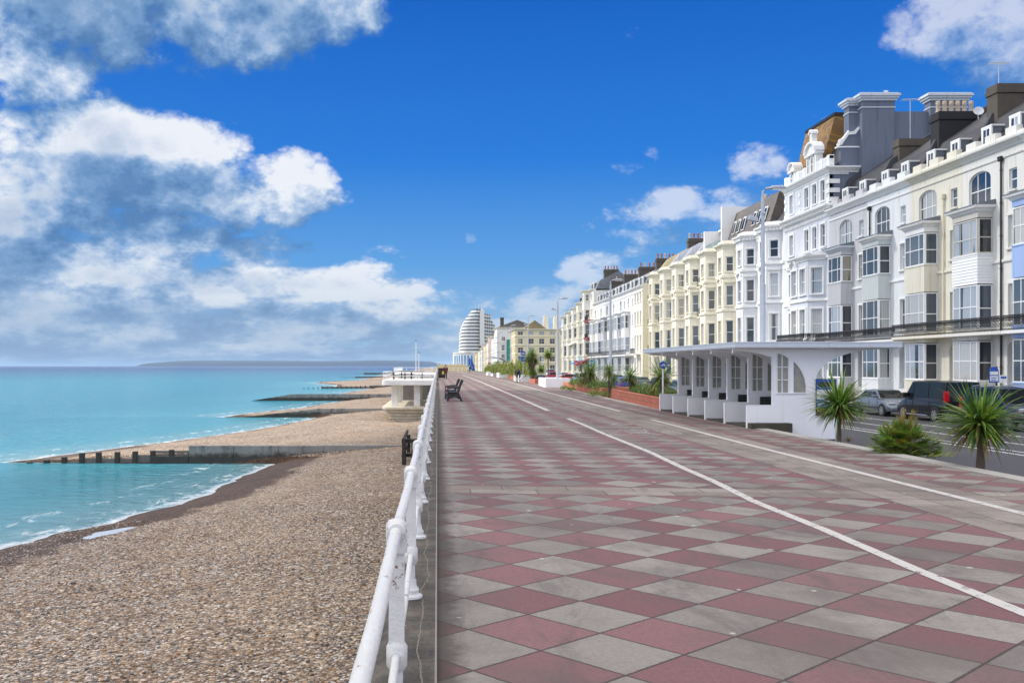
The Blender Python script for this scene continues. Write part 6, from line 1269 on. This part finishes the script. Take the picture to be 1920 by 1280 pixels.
g = G(); g.box(-.38,-.106,1.82,.02,-.1005,2.08); g.box(-.38,-.106,2.13,.02,-.1005,2.30); g.box(.10,-.10,1.72,.48,-.06,2.12); g.build('notice', 'sign_white', r_); g = G(); g.box(-.33,-.112,1.86,-.1,-.1065,1.90); g.box(-.33,-.112,1.96,-.06,-.1065,2.0); g.box(.15,-.106,1.95,.43,-.1005,2.05); g.build('lettering', 'sign_blue', r_)
r_ = thing('shop_sign', 'round red and white restaurant sign hanging on the far cream house', 'sign', (28.4, 196, 2.3)); g = G(); g.prism([(.5*math.cos(2*math.pi*k/20), .5*math.sin(2*math.pi*k/20)) for k in range(20)], 'y', -.1, .1); g.build('sign_plate', 'sign_red', r_); g = G(); g.box(-.35,-.12,-.14,.35,-.105,-.04); g.box(-.27,-.12,.04,.27,-.105,.14); g.build('lettering', 'sign_white', r_)
r_ = thing('shop_sign', 'square bright blue shop sign beside the maroon awning', 'sign', (28.9, 180, 2.2)); g = G(); g.box(-.65,-.1,-.6,.65,.1,.6); g.build('sign_plate', 'awning_blue', r_); g = G(); g.box(-.45,-.12,.1,.45,-.105,.25); g.box(-.45,-.12,-.2,.3,-.105,-.05); g.build('lettering', 'sign_white', r_)
r_ = thing('feather_flag', 'blue feather shaped banner standing near the ocean liner shaped flats', 'flag', (9.6, 276, 0)); g = G(); g.tube([(0,0,0),(0,0,3),(-.3,0,4.1)], .04, 6); g.build('pole', 'white_paint', r_); g = G(); g.prism([(.0,.5),(1.3,.3),(1.1,1.6),(.5,3.2),(-.2,4.1),(-.55,3.7),(-.5,2.4),(-.15,1.3)], 'y', -.02, .02); g.build('banner', 'sign_blue', r_)
r_ = thing('flower_bank', 'raised sandy bank with steps and white rails closing the promenade', 'bank', (4, 285, 0)); g = G(); g.prism([(285,0),(291,1.9),(305,2.2),(305,-1)], 'x', -.0, 9); g.build('bank', 'grass_bank', r_, (-4,-285,0))
g = G()
for (x0, x1, y_, z_) in ((-.3,2.6,284.6,0),(3.4,8.6,284.6,0),(0,9,292,1.9)):
    n = int((x1-x0)/1.1)
    for k in range(n+1): x_ = x0+(x1-x0)*k/n; g.tube([(x_,y_,z_),(x_,y_,z_+1.1)], .05, 6)
    for q in (.55, 1.08): g.tube([(x0,y_,z_+q),(x1,y_,z_+q)], .045, 6)
g.build('railing', 'white_paint', r_, (-4,-285,0))
r_ = thing('bus_shelter', 'curved grey canopy of a bus shelter behind the far shrubs', 'canopy', (13.5, 200, -1)); g = G(); pr = [(-3.6+.0,4.3),(-2.0,4.6),(0,4.4),(1.6,3.4),(2.4,2.0),(2.6,.2)]
g.prism(pr+[(a-.12 if k < 2 else a-.2, b_-.16) for k, (a, b_) in list(enumerate(pr))[::-1]], 'y', -2, 5); g.build('canopy', 'galv', r_)
# ------------------------------------------------------------------ people and dog
def skin_obj(name, verts, edges, radii, mat, parent, root_i=0, sub=2):
    me = bpy.data.meshes.new(name); me.from_pydata(verts, edges, []); me.materials.append(MATS[mat]); o = inst(name, me, parent); s_ = o.modifiers.new('skin', 'SKIN')
    if not me.skin_vertices: 
        bm = bmesh.new(); bm.from_mesh(me); bm.verts.layers.skin.verify(); bm.to_mesh(me); bm.free()
    for k, r in enumerate(radii):
        sv = me.skin_vertices[0].data[k]; sv.radius = r if isinstance(r, tuple) else (r, r); sv.use_root = (k == root_i)
    s_.use_smooth_shade = True; q = o.modifiers.new('subsurf', 'SUBSURF'); q.levels = sub; q.render_levels = sub; return o
def person(label, x, y, rz, J, coat, legs_, hairm='hair', long=True, scale=1.0):
    """J: dict of joints in metres, person faces +y"""
    r_ = thing('person', label, 'person', (x, y, 0), rz); r_.scale = (scale,)*3; V_, E_, Rd = [], [], []
    def add(p, r, par=None): V_.append(p); Rd.append(r); (E_.append((par, len(V_)-1)) if par is not None else None); return len(V_)-1
    pe = add(J['pelvis'], (.13,.10)); sp = add(J['spine'], (.12,.09), pe); ch = add(J['chest'], (.15,.10), sp); nk = add(J['neck'], .055, ch); hd = add(J['head'], .085, nk); tp = add(J['crown'], .075, hd)
    for s_, sd in (('l', -1), ('r', 1)):
        a = add(J['sh'+s_], .055, ch); b_ = add(J['el'+s_], .042, a); c = add(J['wr'+s_], .028, b_); W_ = Vector(J['wr'+s_]); d = (W_-Vector(J['el'+s_])).normalized(); pl = add(tuple(W_+d*.06), (.036,.018), c)
        sx = d.cross(Vector((0,1,0))).normalized() if abs(d.y) < .9 else Vector((1,0,0))
        for k, (o_, l_) in enumerate(((-.030,.055),(-.010,.075),(.010,.08),(.030,.065))): f1 = add(tuple(W_+d*.10+sx*o_), .009, pl); add(tuple(W_+d*(.10+l_)+sx*o_*1.1+Vector((0,-.012,0))), .008, f1)
        th = add(tuple(W_+d*.05+sx*.05*sd), .011, pl); add(tuple(W_+d*.09+sx*.065*sd), .009, th)
        h_ = add(J['hip'+s_], .085, pe); k_ = add(J['kn'+s_], .058, h_); an = add(J['an'+s_], .038, k_); A = Vector(J['an'+s_]); t_ = add((A.x, A.y+.15, .035), (.04,.03), an)
    skin_obj('body', V_, E_, Rd, 'skin', r_)
    def cl(nm, keys, radii, edges, mat): skin_obj(nm, [J[k] for k in keys], edges, radii, mat, r_)
    cl('coat', ['pelvis','spine','chest','neck','shl','ell','wrl','shr','elr','wrr','hem'], [(.19,.14),(.18,.14),(.20,.14),(.08,.08),.085,.065,.05,.085,.065,.05,(.20,.15)], [(0,1),(1,2),(2,3),(2,4),(4,5),(5,6),(2,7),(7,8),(8,9),(0,10)], coat)
    cl('trousers', ['pelvis','hipl','knl','anl','hipr','knr','anr'], [(.14,.11),.105,.078,.06,.105,.078,.06], [(0,1),(1,2),(2,3),(0,4),(4,5),(5,6)], legs_)
    H = Vector(J['head']); F = (Vector(J['crown'])-Vector(J['neck'])).normalized(); fw = Vector(J.get('face', (0,1,0)))
    g = G(); g.lathe([(.02,-.115),(.075,-.07),(.098,.0),(.10,.06),(.085,.115),(.045,.145),(.005,.152)], n=14); hh = g.build('hair', hairm, r_, tuple(H-fw*.022+Vector((0,0,.02))), smooth=2)
    g = G()
    for sd in (-1, 1): g.lathe([(.002,-.012),(.012,0),(.002,.012)], sd*.034, 0, 8)
    e_ = g.build('eyes', 'hair', r_, tuple(H+fw*.086+Vector((0,0,.015)))); g = G(); g.prism([(-.012,-.02),(.012,-.02),(.004,.03)], 'y', -.01, .018); g.build('nose', 'skin', r_, tuple(H+fw*.09)); g = G(); g.box(-.025,-.004,-.006,.025,.006,.006); g.build('mouth', 'awning_red', r_, tuple(H+fw*.082-Vector((0,0,.045))))
    for nm in ('anl','anr'): A = Vector(J[nm]); g = G(); g.prism([(-.10,0),(.17,0),(.19,.03),(.15,.07),(.03,.10),(.0,.13),(-.09,.13)], 'x', A.x-.045, A.x+.045); g.build('shoe', 'cloth_black', r_, (0, A.y, A.z-.075), bevel=.02)
    return r_
WALK = dict(pelvis=(0,0,.95), spine=(0,0,1.12), chest=(0,.01,1.36), neck=(0,.02,1.50), head=(0,.04,1.62), crown=(0,.04,1.70), shl=(-.19,0,1.42), ell=(-.25,-.08,1.15), wrl=(-.26,.04,.92), shr=(.19,0,1.42), elr=(.25,.03,1.14), wrr=(.25,.16,.93), hipl=(-.10,0,.90), knl=(-.10,.14,.50), anl=(-.10,.16,.09), hipr=(.10,0,.90), knr=(.10,.02,.49), anr=(.10,-.22,.12), hem=(0,0,.72))
STOOP = dict(pelvis=(0,-.15,.90), spine=(0,.02,1.02), chest=(0,.28,1.10), neck=(0,.42,1.10), head=(0,.52,1.08), crown=(0,.60,1.09), shl=(-.19,.34,1.06), ell=(-.22,.42,.78), wrl=(-.15,.50,.55), shr=(.19,.34,1.06), elr=(.22,.40,.78), wrr=(.16,.52,.56), hipl=(-.10,-.14,.86), knl=(-.13,.02,.47), anl=(-.13,-.08,.09), hipr=(.10,-.14,.86), knr=(.12,.04,.47), anr=(.12,-.02,.09), hem=(0,-.17,.78), face=(0,.75,-.66))
person('person in a dark coat and maroon top walking beside the railing', 1.05, 122, math.pi, WALK, 'cloth_maroon', 'cloth_black', scale=1.05)
person('person in dark navy clothes stooping over a small white dog', 8.35, 99, math.pi*.92, STOOP, 'cloth_navy', 'cloth_black', scale=1.12)
person('small distant person in dark clothes by the end of the promenade', 9.1, 268, math.pi, WALK, 'cloth_black', 'cloth_navy')
r_ = thing('dog', 'small white dog standing in front of the stooping person', 'dog', (8.2, 97.9, 0), .4)
DV = [(0,0,.36),(.16,0,.35),(.30,0,.37),(.40,0,.46),(.50,0,.52),(.60,0,.49),(-.18,0,.37),(-.30,0,.42),(-.38,0,.52)]; DE = [(0,1),(1,2),(2,3),(3,4),(4,5),(0,6),(6,7),(7,8)]; DR = [.085,.10,.09,.06,.07,.035,.075,.03,.018]
for sx, b_ in ((.27,2),(-.17,6)):
    for sd in (-1, 1):
        i = len(DV)
        if sx > 0: DV += [(sx,sd*.07,.26),(sx-.02,sd*.075,.14),(sx+.0,sd*.075,.03),(sx+.04,sd*.075,.015)]
        else: DV += [(sx+.03,sd*.07,.24),(sx-.08,sd*.075,.14),(sx-.04,sd*.075,.03),(sx+.0,sd*.075,.015)]
        DE += [(b_,i),(i,i+1),(i+1,i+2),(i+2,i+3)]; DR += [.045,.026,.020,.022]
for sd in (-1, 1): DV += [(.48,sd*.045,.58),(.46,sd*.07,.63)]; i = len(DV)-2; DE += [(4,i),(i,i+1)]; DR += [.025,.012]
skin_obj('body', DV, DE, DR, 'dog_white', r_)
g = G(); g.lathe([(.002,-.018),(.018,0),(.002,.018)], 0, 0, 8); g.build('nose', 'hair', r_, (.635,0,.50))
# ------------------------------------------------------------------ aerials, dish, gull
def aerial(label, x, y, z, h_, rz=0):
    r_ = thing('tv_aerial', label, 'aerial', (x, y, z), rz, 'roof aerials'); g = G(); g.tube([(0,0,0),(0,0,h_)], .03, 6); g.build('mast', 'galv', r_); g = G(); g.tube([(-.7,0,h_-.05),(.9,0,h_+.1)], .022, 5)
    for k in range(9): q = -.6+k*.17; g.tube([(q,-.28,h_-.03+q*.09),(q,.28,h_-.03+q*.09)], .012, 4)
    g.build('antenna', 'galv', r_)
aerial('tall thin aerial right of the six chimney pots', 35.2, 60.2, 18.1, 2.6, .3); aerial('aerial standing before the grey hotel side wall', 36.2, 73.5, 17.2, 4.9, .2)
r_ = thing('satellite_dish', 'pale round satellite dish on the roof right of the chimney pots', 'satellite dish', (34.6, 61.4, 17.45)); g = G(); g.lathe([(.02,0),(.14,.015),(.25,.055),(.31,.10),(.29,.10),(.14,.03)], n=16); d_ = g.build('dish', 'galv', r_, (0,0,.5), smooth=True); d_.rotation_euler = (1.2,0,-.3); g = G(); g.tube([(0,0,0),(0,.05,.5)], .03, 5); g.build('bracket', 'galv', r_)
r_ = thing('satellite_dish', 'small dark satellite dish between the hotel windows', 'satellite dish', (29.7, 81.6, 7.25)); g = G(); g.lathe([(.02,0),(.2,.02),(.34,.10),(.32,.10)], n=14); d_ = g.build('dish', 'galv', r_, smooth=True); d_.rotation_euler = (1.2,0,-.8); g = G(); g.tube([(0,0,0),(.5,0,0)], .03, 5); g.build('bracket', 'galv', r_)
def gull(label, x, y, z, fly=True):
    r_ = thing('seagull', label, 'seagull', (x, y, z), .5); skin_obj('body', [(0,0,0),(.18,0,.02),(.27,0,.06),(.34,0,.06),(-.22,0,0)]+([(.05,.25,.08),(.0,.6,.02),(.05,-.25,.08),(.0,-.6,.02)] if fly else [(.02,.05,-.12),(.02,-.05,-.12)]), [(0,1),(1,2),(2,3),(0,4)]+([(0,5),(5,6),(0,7),(7,8)] if fly else [(0,5),(0,6)]), [.09,.07,.045,.012,.02]+([(.05,.015),(.02,.008)]*2 if fly else [.01,.01]), 'sign_white', r_)
gull('white seagull flying left of the far chimneys', 31.5, 206, 23.2); gull('white seagull standing on top of the nearer hotel chimney', 35.2, 75.4, 23.25, False)
# ------------------------------------------------------------------ cloud that shades the near part of the seafront
for cname, lo in (('cloud', .62), ('cloud_thin', .17)):
  m, t, b = newmat(cname); P = t.n('ShaderNodeTexCoord').outputs['Object']
  o = [q for q in t.nt.nodes if q.type == 'OUTPUT_MATERIAL'][0]; df = t.n('ShaderNodeBsdfDiffuse'); df.inputs[0].default_value = (.9,.9,.92,1); tr = t.n('ShaderNodeBsdfTransparent'); mx = t.n('ShaderNodeMixShader')
  t.put(mx.inputs[0], t.m('ADD', lo, t.m('MULTIPLY', t.noise(P, .03, 4, .6), .26))); t.nt.links.new(tr.outputs[0], mx.inputs[1]); t.nt.links.new(df.outputs[0], mx.inputs[2]); t.nt.links.new(mx.outputs[0], o.inputs[0])
ALT = 420
def shade(x, y, z=0): k = (ALT-z)/sdir.z; return (x+sdir.x*k, y+sdir.y*k)
outline = [(-60,28),(-22,50),(-14,53),(-7,60),(-3,68),(4,68),(16,68),(24,66),(26,50),(26,20),(24,-10),(20,-60),(0,-110),(-60,-90),(-90,-30)]
def cloud_mesh(outline, cx, cy, matn, label, thick):
    pl = []
    for k in range(len(outline)):
        a, b_ = outline[k], outline[(k+1) % len(outline)]
        for j in range(5): x_, y_ = a[0]+(b_[0]-a[0])*j/5, a[1]+(b_[1]-a[1])*j/5; q = 2.2*mnoise.noise(Vector((x_*.09, y_*.09, 3))); pl.append((x_+q, y_+q*.8))
    V_ = []; F_ = []; n = len(pl); rg = [1.0, .96, .85, .65, .4, .15]
    for sgn in (1, -1):
        for q in rg:
            for (x_, y_) in pl:
                X_, Y_ = shade(cx+(x_-cx)*q, cy+(y_-cy)*q); hh = (1-q**4)*(thick+.5*thick*mnoise.noise(Vector((X_*.03, Y_*.03, sgn)))); V_.append((X_, Y_, ALT+(hh if sgn > 0 else -hh*.35)))
    for s_ in (0, 1):
        for r2 in range(len(rg)-1):
            for k in range(n): a = (s_*len(rg)+r2)*n+k; b_ = (s_*len(rg)+r2)*n+(k+1) % n; F_.append((a, b_, b_+n, a+n))
        F_.append(tuple((s_*len(rg)+len(rg)-1)*n+k for k in range(n)))
    me = bpy.data.meshes.new('cloud'); me.from_pydata(V_, [], F_); me.materials.append(MATS[matn]); struct(inst('cloud', me), label, 'cloud')
cloud_mesh(outline, 2, -5, 'cloud', 'white cloud overhead shading the near promenade', 16)
cloud_mesh([(25,62),(30,71),(45,78),(62,70),(64,20),(60,-50),(27,-50),(27.5,20),(27,50)], 45, 15, 'cloud_thin', 'thin veil of cloud overhead above the near terrace', 7)
# ------------------------------------------------------------------ sea air
m = bpy.data.materials.new('haze'); m.use_nodes = True; t = NT(m.node_tree); o = t.n('ShaderNodeOutputMaterial'); v = t.n('ShaderNodeVolumePrincipled')
v.inputs['Color'].default_value = (.48,.70,1,1); v.inputs['Density'].default_value = 3.2e-5; v.inputs['Anisotropy'].default_value = .2; t.nt.links.new(v.outputs[0], o.inputs['Volume']); MATS['haze'] = m
g = G(); g.box(-46500, -1500, -6, 4000, 45000, 110); tag(g.build('haze', 'haze'), 'thin blue sea haze over the bay', 'haze', kind='stuff')

# loose pebbles lying on the near shingle
rs = np.random.RandomState(4); NP = 42000
py = 5.5+(rs.rand(NP)**1.25)*26; px_ = -.45-rs.rand(NP)*11.5; keep = [i for i in range(NP) if px_[i] > shore(py[i])+.25]; px_, py = px_[keep], py[keep]; NP = len(keep)
pz_ = np.array([beach_z(float(a), float(b_)) for a, b_ in zip(px_, py)])
bm = bmesh.new(); bmesh.ops.create_icosphere(bm, subdivisions=1, radius=1); bv = np.array([v.co[:] for v in bm.verts]); bf = np.array([[v.index for v in f.verts] for f in bm.faces]); bm.free()
r_ = .011+.021*rs.rand(NP)**2.4; sx = np.stack([r_*(1+.5*rs.rand(NP)), r_*(.75+.3*rs.rand(NP)), r_*.55], 1); th = rs.rand(NP)*6.283; c_, s_ = np.cos(th), np.sin(th)
q = bv[None]*sx[:, None]; q = q*(1+.15*(rs.rand(NP, len(bv), 1)-.5)); V_ = np.stack([q[..., 0]*c_[:, None]-q[..., 1]*s_[:, None]+px_[:, None], q[..., 0]*s_[:, None]+q[..., 1]*c_[:, None]+py[:, None], q[..., 2]+pz_[:, None]+(r_*.25)[:, None]], 2).reshape(-1, 3)
F_ = (bf[None]+(np.arange(NP)*len(bv))[:, None, None]).reshape(-1, 3)
me = bpy.data.meshes.new('pebbles'); me.vertices.add(len(V_)); me.vertices.foreach_set('co', V_.ravel()); me.loops.add(F_.size); me.loops.foreach_set('vertex_index', F_.ravel().astype(np.int32)); me.polygons.add(len(F_)); me.polygons.foreach_set('loop_start', np.arange(0, F_.size, 3, dtype=np.int32)); me.polygons.foreach_set('use_smooth', np.ones(len(F_), dtype=bool)); me.update()
at = me.attributes.new('tone', 'FLOAT', 'POINT'); at.data.foreach_set('value', np.repeat(rs.rand(NP), len(bv)))
m, t, b = newmat('pebble'); a_ = t.n('ShaderNodeAttribute', attribute_name='tone').outputs['Fac']; t.put(b.inputs['Base Color'], t.cramp(a_, [(0, (.07,.06,.055)), (.12, (.18,.17,.17)), (.26, (.25,.145,.075)), (.42, (.35,.26,.18)), (.60, (.42,.36,.31)), (.82, (.60,.56,.51))], 'CONSTANT')); b.inputs['Roughness'].default_value = .6
me.materials.append(m); tag(inst('pebbles', me), 'loose brown white and grey pebbles lying on the near shingle', 'pebbles', kind='stuff')
